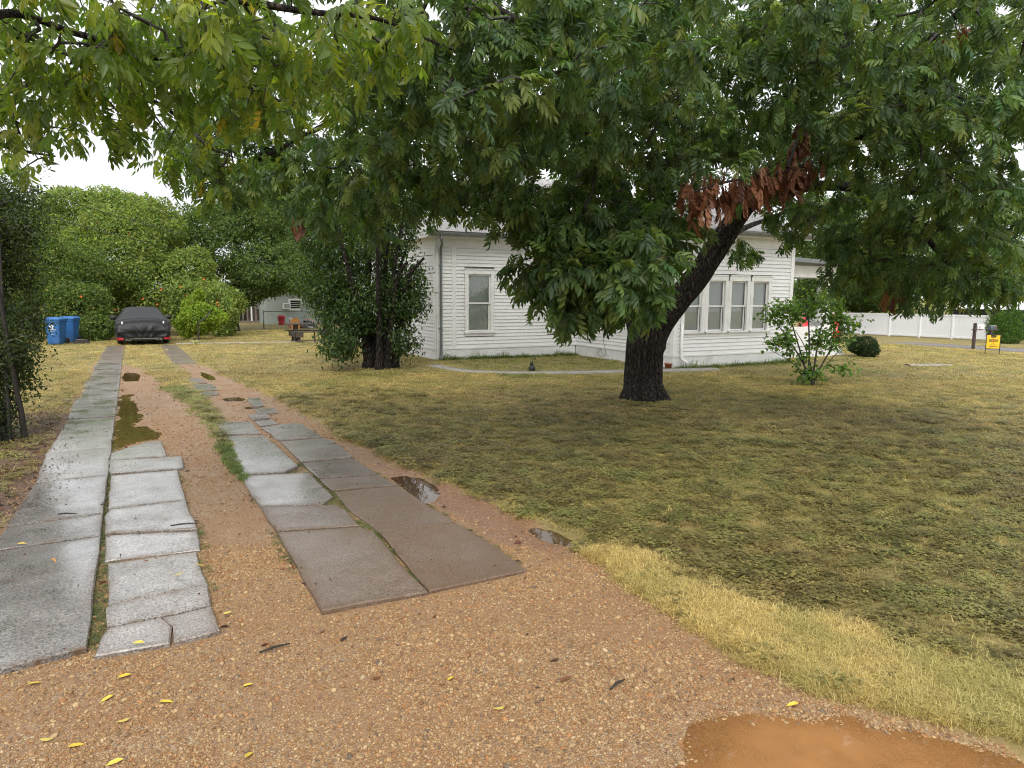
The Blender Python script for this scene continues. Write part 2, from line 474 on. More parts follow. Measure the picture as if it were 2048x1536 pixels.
for k, P in PUD.items():
    c0 = P[:, :2].mean(0)
    Q = c0 + (P[:, :2]-c0)*1.0
    e = Q-np.roll(Q, 1, 0)
    nrm = Q-c0; nrm /= np.linalg.norm(nrm, axis=1)[:, None]
    Q = Q + nrm*(0.10 if k == 'front' else 0.14)
    zl = float(gz(*c0)) - 0.016
    nq = len(Q); rings = [Q, c0+(Q-c0)*.8, c0+(Q-c0)*.55, c0+(Q-c0)*.25]
    V = np.concatenate([np.column_stack([r_, np.full(nq, zl)]) for r_ in rings]+[[[*c0, zl]]])
    Fq4 = np.array([(a*nq+i, a*nq+(i+1) % nq, (a+1)*nq+(i+1) % nq, (a+1)*nq+i) for a in range(3) for i in range(nq)])
    Ft = np.array([(3*nq+i, 3*nq+(i+1) % nq, 4*nq) for i in range(nq)])
    dep = np.concatenate([np.full(nq, .0), np.full(nq, .30), np.full(nq, .85), np.full(nq, 1.), [1.]])
    me = mesh_np('puddle', V, [Fq4, Ft], M[PL[k]], np.stack([dep]*3, 1))
    if me.polygons[0].normal.z < 0: me.flip_normals()
    link('puddle', me, kind='structure')

# ---------------------------------------------------------------- concrete slabs of the two wheel tracks
def slabmat():
    m, nt, b = newmat('wet_concrete')
    co = coords(nt, 'Object')
    oi = nt.nodes.new('ShaderNodeObjectInfo')
    n1 = noise(nt, 1.2, 6, 0.65, co); n2 = noise(nt, 75, 3, 0.8, co); n3 = noise(nt, 3.5, 6, 0.7, co)
    base = ramp(nt, n2, [(0.36, (0.030, 0.027, 0.025)), (0.47, (0.125, 0.117, 0.110)), (0.64, (0.30, 0.285, 0.265))])
    edg = nt.nodes.new('ShaderNodeAttribute'); edg.attribute_name = 'tint'
    sepg = nt.nodes.new('ShaderNodeSeparateColor'); nt.links.new(oi.outputs['Color'], sepg.inputs[0])
    base = mixc(nt, sepg.outputs[1], base, ramp(nt, n2, [(0.36, (0.055, 0.048, 0.044)), (0.46, (0.225, 0.208, 0.192)), (0.62, (0.44, 0.415, 0.39))]))
    base = mixc(nt, 0.7, base, ramp(nt, n3, [(0.28, (0.42, 0.37, 0.33)), (0.72, (1.25, 1.24, 1.22))]), 'MULTIPLY')
    mud = ramp(nt, n2, [(0.34, (0.07, 0.038, 0.019)), (0.66, (0.185, 0.108, 0.056))])
    sepc = nt.nodes.new('ShaderNodeSeparateColor'); nt.links.new(oi.outputs['Color'], sepc.inputs[0])
    mud_f = nt.nodes.new('ShaderNodeMath'); mud_f.operation = 'MULTIPLY_ADD'; mud_f.use_clamp = True
    nt.links.new(n1, mud_f.inputs[0]); mud_f.inputs[1].default_value = 0.9
    ad = nt.nodes.new('ShaderNodeMath'); ad.operation = 'ADD'; nt.links.new(sepc.outputs[0], ad.inputs[0]); ad.inputs[1].default_value = -0.55
    nt.links.new(ad.outputs[0], mud_f.inputs[2])
    c = mixc(nt, mud_f.outputs[0], base, mud)
    ef = nt.nodes.new('ShaderNodeMath'); ef.operation = 'MULTIPLY'
    nt.links.new(edg.outputs['Fac'], ef.inputs[0]); nt.links.new(ramp(nt, noise(nt, 7, 5, .7, co), [(.46, (0, 0, 0)), (.66, (.85, .85, .85))]), ef.inputs[1])
    c = mixc(nt, ef.outputs[0], c, (0.11, 0.065, 0.036))
    sp2 = N(nt, 'ShaderNodeTexVoronoi', Scale=70.0); nt.links.new(co, sp2.inputs['Vector'])
    c = mixc(nt, ramp(nt, sp2.outputs['Distance'], [(0.12, (0.6, 0.6, 0.6)), (0.2, (0, 0, 0))]), c, mixc(nt, sepc.outputs[0], (0.36, 0.35, 0.34), (0.42, 0.32, 0.2)))
    sp3 = N(nt, 'ShaderNodeTexVoronoi', Scale=26.0); nt.links.new(co, sp3.inputs['Vector'])
    c = mixc(nt, ramp(nt, sp3.outputs['Distance'], [(0.10, (0.85,)*3), (0.2, (0, 0, 0))]), c, (0.03, 0.026, 0.022))
    nt.links.new(c, b.inputs['Base Color'])
    rg = ramp(nt, noise(nt, 1.9, 5, .6, co), [(0.36, (0.07,)*3), (0.58, (0.40,)*3)])
    rg = mixc(nt, sepc.outputs[0], rg, (0.5,)*3)
    nt.links.new(rg, b.inputs['Roughness'])
    b.inputs['Specular IOR Level'].default_value = 0.6
    wetn = ramp(nt, noise(nt, 1.4, 5, .65, co), [(0.44, (1.0,)*3), (0.66, (0.15,)*3)])
    ie = nt.nodes.new('ShaderNodeMath'); ie.operation = 'SUBTRACT'; ie.inputs[0].default_value = 1.0; nt.links.new(edg.outputs['Fac'], ie.inputs[1])
    im = nt.nodes.new('ShaderNodeMath'); im.operation = 'MULTIPLY_ADD'; im.inputs[1].default_value = -0.8; im.inputs[2].default_value = 1.0; im.use_clamp = True; nt.links.new(sepc.outputs[0], im.inputs[0])
    nt.links.new(mixc(nt, 1.0, mixc(nt, 1.0, wetn, ie.outputs[0], 'MULTIPLY'), im.outputs[0], 'MULTIPLY'), b.inputs['Coat Weight']); b.inputs['Coat Roughness'].default_value = 0.10; b.inputs['Coat IOR'].default_value = 1.5
    bump(nt, b, mixc(nt, 0.5, n2, n3), 0.22, 0.004)
    return m
M['slab'] = slabmat()
drive = link('driveway', None, None, Matrix.Translation((0.7, 4.3, 0)), kind='structure')
def slab(corners, mud=0.0, top=0.024, lite=0.5, px=True, jag=0.008, tilt=None):
    """a concrete piece from its traced corners: ragged edge, bevelled rim, set into the ground"""
    P = [G(x, y, top)[:2] for x, y in corners] if px else [np.array(c, float) for c in corners]
    cen = sum(P)/len(P)
    out_ = []
    for i in range(len(P)):
        a = P[i]; bb = P[(i+1) % len(P)]
        n = max(1, int(np.linalg.norm(bb-a)/0.22))
        n = min(n, 5)
        nr = np.array([-(bb-a)[1], (bb-a)[0]]); nr /= np.linalg.norm(nr)+1e-9
        for k in range(n):
            t = k/n
            j = random.uniform(-jag, jag) if k else 0
            out_.append(a+(bb-a)*t+nr*j)
    area = sum(out_[i][0]*out_[(i+1) % len(out_)][1]-out_[(i+1) % len(out_)][0]*out_[i][1] for i in range(len(out_)))
    if area < 0: out_ = out_[::-1]
    n = len(out_)
    tx, ty = (random.uniform(-0.008, 0.008), random.uniform(-0.006, 0.006)) if tilt is None else tilt
    zg = float(gz(*cen)); top = top+random.uniform(-.006, .007)
    def zz(p): return zg+top+(p[0]-cen[0])*tx+(p[1]-cen[1])*ty
    V = [(p[0], p[1], zg-0.05) for p in out_]
    V += [(p[0], p[1], zz(p)-0.008) for p in out_]
    ins = [p+(cen-p)/np.linalg.norm(cen-p)*0.011 for p in out_]
    V += [(p[0], p[1], zz(p)) for p in ins]
    ins2 = [p+(cen-p)*min(.45, .09/np.linalg.norm(cen-p)) for p in out_]
    V += [(p[0], p[1], zz(p)) for p in ins2]
    Fc = [tuple(range(3*n, 4*n))]
    for i in range(n):
        j = (i+1) % n
        Fc += [(i, j, n+j, n+i), (n+i, n+j, 2*n+j, 2*n+i), (2*n+i, 2*n+j, 3*n+j, 3*n+i)]
    me = bpy.data.meshes.new('slab'); me.from_pydata(V, [], Fc); me.materials.append(M['slab']); me.update()
    ta = me.attributes.new('tint', 'FLOAT_COLOR', 'POINT'); cc = np.zeros((4*n, 4), np.float32); cc[:3*n, :3] = 1; cc[:, 3] = 1; ta.data.foreach_set('color', cc.ravel())
    o = link('slab', me, drive)
    o.color = (mud, lite, 0, 1)
    return o
SLABS = []                                        # footprints, for keeping grass and pebbles off
def s6(c, mud=0.0, **k):
    q = [(x/2.327, 680+y/2.327) for x, y in c]; SLABS.append(PX(q, 0.035)); return slab(q, mud, **k)
def s7(c, mud=0.0, **k):
    q = [(400+x/2.438, 780+y/2.438) for x, y in c]; SLABS.append(PX(q, 0.035)); return slab(q, mud, **k)
def sw(c, mud=0.0, **k):
    SLABS.append(np.array(c)); return slab(c, mud, px=False, **k)
# left track, outer row (metres along the drive)
xl = lambda y: -1.05 + 0.012*y + 0.03*math.sin(y*1.7)
xr = lambda y: -0.325 + 0.006*y
ys = [4.36, 6.42, 7.05, 8.55, 10.05, 11.2, 12.6, 13.9, 15.0, 16.0, 17.4, 18.6, 19.8, 21.0, 22.1, 23.3, 24.5, 25.7, 26.9, 28.1, 29.2]
for i in range(len(ys)-1):
    a, bq = ys[i]+0.011, ys[i+1]-0.011
    sk = 0.05*(random.random()-0.3) if i > 2 else 0.03
    sw([(xl(a), a-0.02), (xr(a), a), (xr(bq), bq), (xl(bq), bq-sk*0.5)] if i else [(-1.35, 4.22), (xr(a), a), (xr(bq), bq), (xl(bq)-0.02, bq-0.03)],
       0.08 if i < 10 else 0.62 if i > 13 else 0.3, lite=0.3 if i < 3 else 0.75, top=0.034 if i < 3 else 0.024 if i < 12 else 0.02)
# left track, inner row
for q, mu in [([(440,1468),(790,1410),(800,1330),(750,1290),(500,1342),(470,1380)], .22), ([(808,1408),(1025,1350),(985,1238),(830,1278),(755,1292),(805,1332)], .34),
          ([(498,1336),(750,1286),(825,1272),(983,1232),(968,1140),(560,1225),(492,1248)], .18), ([(500,1238),(560,1215),(968,1133),(915,982),(500,1035)], .05),
          ([(486,1024),(932,972),(918,888),(490,908)], .0), ([(488,900),(918,880),(868,748),(510,792),(486,820)], .0),
          ([(502,786),(864,744),(826,602),(516,628)], .0), ([(512,622),(830,598),(856,594),(846,540),(506,562)], .0), ([(510,556),(775,538),(752,468),(690,472),(600,496),(516,524)], .02)]:
    s6(q, mu, lite=0.9)
# right track, inner row and outer row
for q, mu in [([(595,1080),(1112,988),(985,860),(845,690),(780,668),(380,692),(440,800),(500,910)], .84), ([(378,686),(775,660),(712,585),(650,560),(300,574),(330,630)], .66),
          ([(298,568),(600,556),(648,520),(530,402),(205,420),(240,490)], .26), ([(203,412),(410,404),(478,372),(345,250),(310,222),(122,222),(160,330)], .03), ([(120,216),(300,210),(245,154),(76,158)], .0),
          ([(1118,982),(1592,876),(1420,748),(1245,648),(876,694),(990,830)], .95), ([(872,688),(1240,640),(1110,560),(962,466),(655,494),(740,590)], .88),
          ([(648,488),(956,460),(876,414),(584,434)], .66), ([(580,428),(870,408),(750,332),(502,354)], .42), ([(496,350),(745,326),(655,250),(605,234),(392,250)], .3), ([(386,245),(600,230),(500,166),(462,160),(300,182)], .22)]:
    s7(q, mu, lite=0.6 if mu < .35 else .2)
for q, mu in [([(1155,350),(1240,342),(1258,362),(1180,372)], .1), ([(1185,376),(1262,366),(1292,388),(1216,398)], .1), ([(1180,320),(1278,318),(1294,338),(1196,340)], .2), ([(1148,272),(1205,268),(1232,304),(1180,308)], .1),
          ([(856,206),(988,204),(1016,230),(890,236)], .15), ([(895,240),(1000,238),(1020,252),(930,262)], .3), ([(862,178),(930,178),(965,198),(858,202)], .6)]:
    s6(q, mu, top=0.025)
yy = [20.9, 22.0, 23.2, 24.3, 25.4, 26.5, 27.6, 28.8]
for i in range(len(yy)-1):
    xa = lambda y: 1.02+0.0*y; xb = lambda y: 1.62-0.01*(y-20)
    sw([(xa(yy[i]), yy[i]), (xb(yy[i]), yy[i]), (xb(yy[i+1]), yy[i+1]-0.012), (xa(yy[i+1]), yy[i+1]-0.012)], .72, top=0.02)

# ---------------------------------------------------------------- other hard ground
M['oldconc'] = simple('old_concrete', (0.30, 0.28, 0.25), 0.7, 0.25, 8, 0.3, 60, dirt=(0.12, 0.10, 0.07))
def strip(name, pts, wdt, mat, h=0.02, **kw):
    P = np.array(pts, float); T = np.gradient(P, axis=0); T /= np.linalg.norm(T, axis=1)[:, None]
    Nn = np.stack([-T[:, 1], T[:, 0]], 1)
    m_ = len(P); V = []
    for s_, dz in ((-1, -0.06), (-1, h), (1, h), (1, -0.06)):
        Q = P+Nn*s_*wdt/2
        V.append(np.stack([Q[:, 0], Q[:, 1], gz(Q[:, 0], Q[:, 1])+dz], 1))
    V = np.concatenate(V)
    Fc = []
    for k in range(3):
        for i in range(m_-1): Fc.append((k*m_+i, k*m_+i+1, (k+1)*m_+i+1, (k+1)*m_+i))
    me = mesh_np(name, V, np.array(Fc), mat)
    me.flip_normals()
    return link(name, me, **kw)
def resamp(pts, n):
    P = np.array(pts, float); t = np.linspace(0, len(P)-1, n)
    i = np.clip(t.astype(int), 0, len(P)-2); f = (t-i)[:, None]
    p0 = P[np.maximum(i-1, 0)]; p1 = P[i]; p2 = P[i+1]; p3 = P[np.minimum(i+2, len(P)-1)]
    return 0.5*((2*p1)+(-p0+p2)*f+(2*p0-5*p1+4*p2-p3)*f**2+(-p0+3*p1-3*p2+p3)*f**3)
strip('garden_path', resamp(path_pts[:7], 40), 0.40, M['oldconc'], 0.045, kind='structure')
strip('path', resamp([(1.6, 29.9), (4, 29.3), (7, 28.6), (12, 27.5)], 12), 0.22, M['oldconc'], 0.03, kind='structure')
strip('walkway', resamp([(19.4, 12.3), (20.6, 11.85)], 6), 0.25, M['oldconc'], 0.035, kind='structure')
M['asphalt'] = simple('worn_asphalt', (0.17, 0.155, 0.15), 0.75, 0.15, 3, 0.2, 120)
strip('road', [(33.0, y) for y in ()] or [(36.8, -60), (36.9, 0), (37.0, 20), (37.2, 40), (37.6, 90)], 5.6, M['asphalt'], 0.03, kind='structure')

# ---------------------------------------------------------------- the white house
M['paint'] = simple('white_house_paint', (0.78, 0.78, 0.78), 0.5, 0.06, 3, 0.12, 50, dirt=(0.45, 0.44, 0.41), dirt_amt=0.35, dscale=1.6, stretch=(1, 1, 2))
M['trim'] = simple('white_trim_paint', (0.80, 0.80, 0.79), 0.45, 0.05, 4, 0.08, 40, dirt=(0.42, 0.40, 0.36), dirt_amt=0.4, dscale=3.0)
M['skirt'] = simple('white_foundation_paint', (0.74, 0.74, 0.74), 0.6, 0.07, 2, 0.2, 20, dirt=(0.30, 0.27, 0.22), dirt_amt=0.45, dscale=1.3)
M['shingle'] = simple('grey_shingle', (0.30, 0.29, 0.29), 0.9, 0.35, 5, 0.4, 150)
M['gutter'] = simple('grey_gutter_metal', (0.20, 0.215, 0.22), 0.45, 0.2, 6, 0.05, 30, 0.5)
M['blind'] = simple('white_blind', (0.86, 0.88, 0.84), 0.6, 0.05, 2)
M['rag'] = simple('white_curtain', (0.80, 0.80, 0.80), 0.8, 0.15, 14, 0.6, 14)
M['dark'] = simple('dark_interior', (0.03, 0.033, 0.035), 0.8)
M['lap_shadow'] = simple('dark_lap_shadow_backing', (0.16, 0.15, 0.14), 0.9)  # wall backing coloured dark to draw the lap shadows between the boards
def glassmat():
    m, nt, b = newmat('window_glass')
    g = nt.nodes.new('ShaderNodeBsdfGlossy'); g.inputs['Roughness'].default_value = 0.02
    t = nt.nodes.new('ShaderNodeBsdfTransparent'); t.inputs[0].default_value = (0.90, 0.93, 0.92, 1)
    fr = nt.nodes.new('ShaderNodeFresnel'); fr.inputs[0].default_value = 1.5
    mm_ = nt.nodes.new('ShaderNodeMath'); mm_.operation = 'MULTIPLY_ADD'; mm_.inputs[1].default_value = 1.3; mm_.inputs[2].default_value = 0.05
    nt.links.new(fr.outputs[0], mm_.inputs[0])
    ms = nt.nodes.new('ShaderNodeMixShader')
    nt.links.new(mm_.outputs[0], ms.inputs[0]); nt.links.new(t.outputs[0], ms.inputs[1]); nt.links.new(g.outputs[0], ms.inputs[2])
    nt.links.new(ms.outputs[0], nt.nodes['Material Output'].inputs[0])
    return m
M['glass'] = glassmat()

house = thing('white_house', (12.3, 22, 0), 'white clapboard house with grey shingle roof behind the big tree', 'house')
XL, XI, XR, YA, YF, YB = 7.82, 12.65, 16.95, 19.1, 14.45, 29.0
ZB, ZT = 0.34, 3.30                               # siding from the skirt to the frieze
ROW = 0.103
# unit clapboard: x 0..1, lapped wedge, outside towards -y
bm = MB()
bm.add([(0,0,0.011),(1,0,0.011),(1,-0.026,0.006),(0,-0.026,0.006),(0,0,ROW+0.002),(1,0,ROW+0.002),(1,-0.007,ROW+0.002),(0,-0.007,ROW+0.002)],
       [(0,1,2,3)[::-1],(4,7,6,5)[::-1],(3,2,6,7),(0,4,5,1),(1,5,6,2),(0,3,7,4)])
board_me = bm.mesh('siding_board', M['paint'])
def wall(a, b_, z0, z1, openings=(), z1b=None):
    """one outer wall from a to b (seen from outside a is left): backing sheet + its single boards"""
    a = Vector((*a, 0)); b_ = Vector((*b_, 0)); L = (b_-a).length; ang = math.atan2((b_-a).y, (b_-a).x)
    R = Matrix.Translation(a) @ Matrix.Rotation(ang, 4, 'Z')
    # backing with holes, as strips between the openings
    xs = sorted({0.0, L, *[o[0] for o in openings], *[o[1] for o in openings]})
    bk = MB()
    for i in range(len(xs)-1):
        u0, u1 = xs[i], xs[i+1]; um = (u0+u1)/2
        zs = [(z0-0.3, z1+0.3)]
        for (o0, o1, oz0, oz1) in openings:
            if o0 < um < o1: zs = [(z0-0.3, oz0), (oz1, z1+0.3)]
        for q0, q1 in zs: bk.box((u0, 0.004, q0), (u1, 0.12, q1))
    wl = bk.build('wall', M['lap_shadow'], house, R)
    z = z0; r = 0
    while z < z1-0.02:
        cuts = [(0.0, L)]
        for (o0, o1, oz0, oz1) in openings:
            if oz0 < z+ROW*0.5 < oz1:
                nc = []
                for c0, c1 in cuts:
                    if o0 > c0: nc.append((c0, min(c1, o0)))
                    if o1 < c1: nc.append((max(c0, o1), c1))
                cuts = nc
        for c0, c1 in cuts:
            # long rows are butted from two boards now and then
            pcs = [(c0, c1)]
            if c1-c0 > 3.0 and (r*7) % 3 == 0:
                k = c0+(c1-c0)*random.uniform(0.3, 0.7); pcs = [(c0, k-0.002), (k+0.002, c1)]
            for p0, p1 in pcs:
                Mx = R @ Matrix.Translation((p0, -random.uniform(0, 0.003), z+random.uniform(-0.002, 0.002))) @ Matrix.Rotation(random.uniform(-0.0008, 0.0008), 4, 'Y') @ Matrix.Diagonal((p1-p0, 1, 1, 1))
                link('siding_board', board_me, wl, Mx)
        z += ROW; r += 1
    return R
def window(R, x0, x1, z0, z1, rag=False, casing=0.11, dark=False, sill=True, blind=True):
    """double hung window in a wall frame R (x along the wall, -y outwards); x0..z1 is the opening"""
    wf = MB()
    c = casing
    wf.box((x0-c, -0.034, z0-0.02), (x0, 0.03, z1)); wf.box((x1, -0.034, z0-0.02), (x1+c, 0.03, z1))
    w_ = wf.build('window', M['trim'], house, R)
    h = MB(); h.box((x0-c-0.02, -0.040, z1), (x1+c+0.02, 0.03, z1+c*1.15)); h.box((x0-c-0.035, -0.055, z1+c*1.15), (x1+c+0.035, 0.02, z1+c*1.15+0.03))
    h.build('head_casing', M['trim'], w_, R)
    s = MB(); s.box((x0-c-0.03, -0.075, z0-0.06), (x1+c+0.03, 0.03, z0-0.02)); s.box((x0-c, -0.030, z0-0.15), (x1+c, 0.02, z0-0.062))
    s.build('sill', M['trim'], w_, R)
    zm = z0+(z1-z0)*0.49
    for lo, hi, dy in ((z0-0.018, zm+0.02, 0.055), (zm-0.02, z1, 0.025)):
        sa = MB(); t = 0.045
        sa.box((x0, dy, lo), (x0+t, dy+0.03, hi)); sa.box((x1-t, dy, lo), (x1, dy+0.03, hi))
        sa.box((x0+t, dy, lo), (x1-t, dy+0.03, lo+t)); sa.box((x0+t, dy, hi-t), (x1-t, dy+0.03, hi))
        sa.build('sash', M['trim'], w_, R)
        MB().add([(x0+t, dy+0.014, lo+t), (x1-t, dy+0.014, lo+t), (x1-t, dy+0.014, hi-t), (x0+t, dy+0.014, hi-t)], [(0, 1, 2, 3)]).build('pane', M['glass'], w_, R)
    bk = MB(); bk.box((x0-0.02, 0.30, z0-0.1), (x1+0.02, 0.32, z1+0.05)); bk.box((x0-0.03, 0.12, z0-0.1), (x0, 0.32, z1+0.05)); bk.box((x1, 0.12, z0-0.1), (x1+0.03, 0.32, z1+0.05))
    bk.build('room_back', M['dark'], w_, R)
    if blind and not dark:
        bl = MB(); z = z0+0.02
        top = z1-0.02
        while z < top:
            bl.add([(x0+0.005, 0.096, z), (x1-0.005, 0.096, z), (x1-0.005, 0.113, z+0.030), (x0+0.005, 0.113, z+0.030)], [(0, 1, 2, 3)])
            z += 0.027
        bl.build('blind', M['blind'], w_, R)
    if rag:
        V = []; nxx = 14
        for i in range(nxx+1):
            t = i/nxx; zl = zm+0.42-0.16*math.sin(t*3.2)+0.05*math.sin(t*23)+0.04*random.random()
            V += [(x0+0.05+(x1-x0-0.1)*t, 0.082+0.008*math.sin(t*31), zl), (x0+0.05+(x1-x0-0.1)*t, 0.082, z1-0.07)]
        MB().add(V, [(2*i, 2*i+2, 2*i+3, 2*i+1) for i in range(nxx)]).build('curtain', M['rag'], w_, R)
    return w_
wa = (0.98-0.0, 1.78, 0.84, 2.52)                  # opening in the left facade
ops_l = [(0.92+0.10, 1.86-0.10, 0.83, 2.50), (3.85, 4.35, 0.83, 2.50)]
R1 = wall((XL, YA), (XI, YA), ZB, ZT, [(o[0]-0.12, o[1]+0.12, o[2]-0.16, o[3]+0.16) for o in ops_l])
window(R1, *ops_l[0], rag=True)
window(R1, *ops_l[1], dark=True)
wall((XL, YB), (XL, YA), ZB, ZT)
R3 = wall((XI, YA), (XI, YF), ZB, ZT, [(3.0, 3.9, 0.70, 2.62)])
window(R3, 3.12, 3.78, 0.83, 2.46)
bx0 = 0.32
ops_f = []
for k in range(4):
    a0 = bx0+k*0.83; ops_f.append((a0, a0+0.60, 0.98, 2.33))
R4 = wall((XI, YF), (XR, YF), ZB, ZT, [(ops_f[0][0]-0.12, ops_f[-1][1]+0.12, 0.82, 2.50)])
for k, o in enumerate(ops_f): window(R4, *o, casing=0.112)
wall((XR, YF), (XR, YB), ZB, ZT)
MB().box((ops_f[0][0]-0.13, 0.004, 0.80), (ops_f[-1][1]+0.13, 0.018, 0.90)).build('apron_board', M['trim'], house, R4)
# skirt, corner boards, frieze
def band(name, mat, z0, z1, out_, segs):
    for (a, b_) in segs:
        a = Vector((*a, 0)); b_ = Vector((*b_, 0)); L = (b_-a).length
        R = Matrix.Translation(a) @ Matrix.Rotation(math.atan2((b_-a).y, (b_-a).x), 4, 'Z')
        MB().box((-out_*0.98, -out_, z0), (L, 0.003, z1)).build(name, mat, house, R)
SEG = [((XL, YB), (XL, YA)), ((XL, YA), (XI-0.03, YA)), ((XI, YA-0.03), (XI, YF)), ((XI, YF), (XR, YF)), ((XR, YF), (XR, YB))]
band('foundation_skirt', M['skirt'], -0.1, ZB-0.004, 0.012, SEG)
band('water_table', M['trim'], ZB-0.03, ZB+0.008, 0.030, SEG)
band('frieze_board', M['trim'], ZT-0.005, 3.62, 0.028, SEG)
for (x, y) in ((XL, YA), (XI, YF), (XR, YF)):
    MB().box((x-0.034, y-0.034, ZB+0.01), (x+0.10, y+0.10, ZT-0.007)).build('corner_board', M['trim'], house)
MB().box((XL+0.50, YA-0.030, ZB+0.01), (XL+0.63, YA-0.002, ZT-0.007)).build('corner_board', M['trim'], house)
# roof
EZ = 3.66; OH = 0.36
def roof_face(name, P):
    bmr = MB(); bmr.add(P, [tuple(range(len(P)))])
    o = bmr.build(name, M['shingle'], house)
    so_ = o.modifiers.new('thick', 'SOLIDIFY'); so_.thickness = 0.05; so_.offset = -1
    return o
x0, x1, y0, y1 = XL-OH, XR+OH, YA-OH, YB+OH
run = (x1-x0)/2; slope = 0.62
rz = EZ+run*slope
ridge0 = (x0+run, y0+run, rz); ridge1 = (x0+run, y1-run, rz)
rf_front = roof_face('roof', [(x0, y0, EZ), (x1, y0, EZ), ridge0])
roof_face('roof', [(x0, y1, EZ), (x0, y0, EZ), ridge0, ridge1])
roof_face('roof', [(x1, y0, EZ), (x1, y1, EZ), ridge1, ridge0])
wx0, wx1, wy0 = XI-OH, XR+OH, YF-OH
wr = (wx1-wx0)/2; wz = EZ+wr*slope
wend = y0 + (wz-EZ)/slope
roof_face('roof', [(wx0, wy0, EZ+0.004), (wx1, wy0, EZ+0.004), (wx0+wr, wy0+wr, wz)])
roof_face('roof', [(wx0, wend+0.4, EZ+0.004), (wx0, wy0, EZ+0.004), (wx0+wr, wy0+wr, wz), (wx0+wr, wend+0.4, wz)])
roof_face('roof', [(wx1, wy0, EZ+0.004), (wx1, wend+0.4, EZ+0.004), (wx0+wr, wend+0.4, wz), (wx0+wr, wy0+wr, wz)])
# single shingles on the slope that shows between the branches
sh = MB().box((0, 0, 0), (1, 0.19, 0.009)).mesh('shingle', M['shingle'])
Rs = Matrix.Translation((x0, y0-0.02, EZ+0.006)) @ Matrix.Rotation(math.atan(slope), 4, 'X')
cs = 1/math.cos(math.atan(slope))
nsh = 0
for r in range(22):
    v = r*0.142
    yr = v/cs
    u = yr*1.0 + (0.15 if r % 2 else 0)
    while u < 4.75-0.02 and nsh < 300:
        wd = min(random.uniform(0.28, 0.34), 4.8-u)
        link('shingle', sh, rf_front, Rs @ Matrix.Translation((u, v, random.uniform(0, 0.003))) @ Matrix.Rotation(-0.03, 4, 'X') @ Matrix.Diagonal((wd-0.006, 1, 1, 1)))
        u += wd; nsh += 1
# soffits, fascia and gutter
def eave(a, b_, inward):
    a = Vector((*a, 0)); b_ = Vector((*b_, 0)); L = (b_-a).length
    R = Matrix.Translation(a) @ Matrix.Rotation(math.atan2((b_-a).y, (b_-a).x), 4, 'Z')
    MB().box((0, 0.0, EZ-0.17), (L, 0.025, EZ-0.02)).build('fascia', M['trim'], house, R)
    MB().box((0.02, 0.026, EZ-0.075), (L-0.02, OH, EZ-0.055)).build('soffit', M['trim'], house, R)
eave((x0, y0), (wx0-0.03, y0), 1); eave((x0, y1), (x0, y0+0.03), 1); eave((wx0, wy0), (wx1, wy0), 1); eave((wx0, y0), (wx0, wy0+0.03), 1)
def gutter(a, b_, z):
    g_ = MB()
    a = Vector((*a, z)); b_ = Vector((*b_, z)); L = (b_-a).length
    R = Matrix.Translation(a) @ Matrix.Rotation(math.atan2((b_-a).y, (b_-a).x), 4, 'Z')
    prof = [(-0.005, 0.0), (-0.005, -0.10), (-0.09, -0.10), (-0.12, -0.03), (-0.125, 0.005), (-0.115, 0.005), (-0.11, -0.03), (-0.085, -0.09), (-0.012, -0.09), (-0.012, 0.0)]
    n = len(prof)
    V = [(0, p[0], p[1]) for p in prof]+[(L, p[0], p[1]) for p in prof]
    g_.add(V, [(i, (i+1) % n, n+(i+1) % n, n+i) for i in range(n)]+[tuple(range(n)), tuple(reversed(range(n, 2*n)))])
    return g_.build('gutter', M['gutter'], house, R)
gutter((x0, y0-0.002), (wx0-0.06, y0-0.002), EZ-0.03)
gutter((wx0, wy0-0.002), (wx1, wy0-0.002), EZ-0.03)
ds = MB()
xd = XL+0.13
ds.tube([(xd-0.12, y0-0.05, EZ-0.12), (xd-0.12, y0-0.05, EZ-0.22), (xd-0.05, y0+0.06, EZ-0.34), (xd, YA-0.10, EZ-0.44), (xd+0.005, YA-0.085, EZ-0.60), (xd, YA-0.085, 2.2), (xd, YA-0.085, 1.0), (xd, YA-0.085, 0.18), (xd, YA-0.10, 0.08), (xd, YA-0.22, 0.03)], 0.037, 12)
dso = ds.build('downspout', M['gutter'], house)
for zz_ in (2.75, 0.95):
    MB().box((xd-0.07, YA-0.075, zz_), (xd+0.07, YA-0.02, zz_+0.03)).build('strap', M['trim'], dso)
MB().box((XL+0.0, YA-0.070, -0.02), (XL+0.045, YA-0.036, ZT-0.05)).build('corner_pipe', M['trim'], house)
# wire hanging down the inner side wall
MB().tube([(XI-0.03, 17.6, 2.0), (XI-0.05, 17.62, 1.2), (XI-0.06, 17.5, 0.5), (XI-0.09, 17.3, 0.14), (XI-0.12, 17.55, 0.06), (XI-0.1, 17.75, 0.16), (XI-0.1, 17.6, 0.3), (XI-0.12, 17.35, 0.1)], 0.006, 5).build('cable', M['dark'], house)
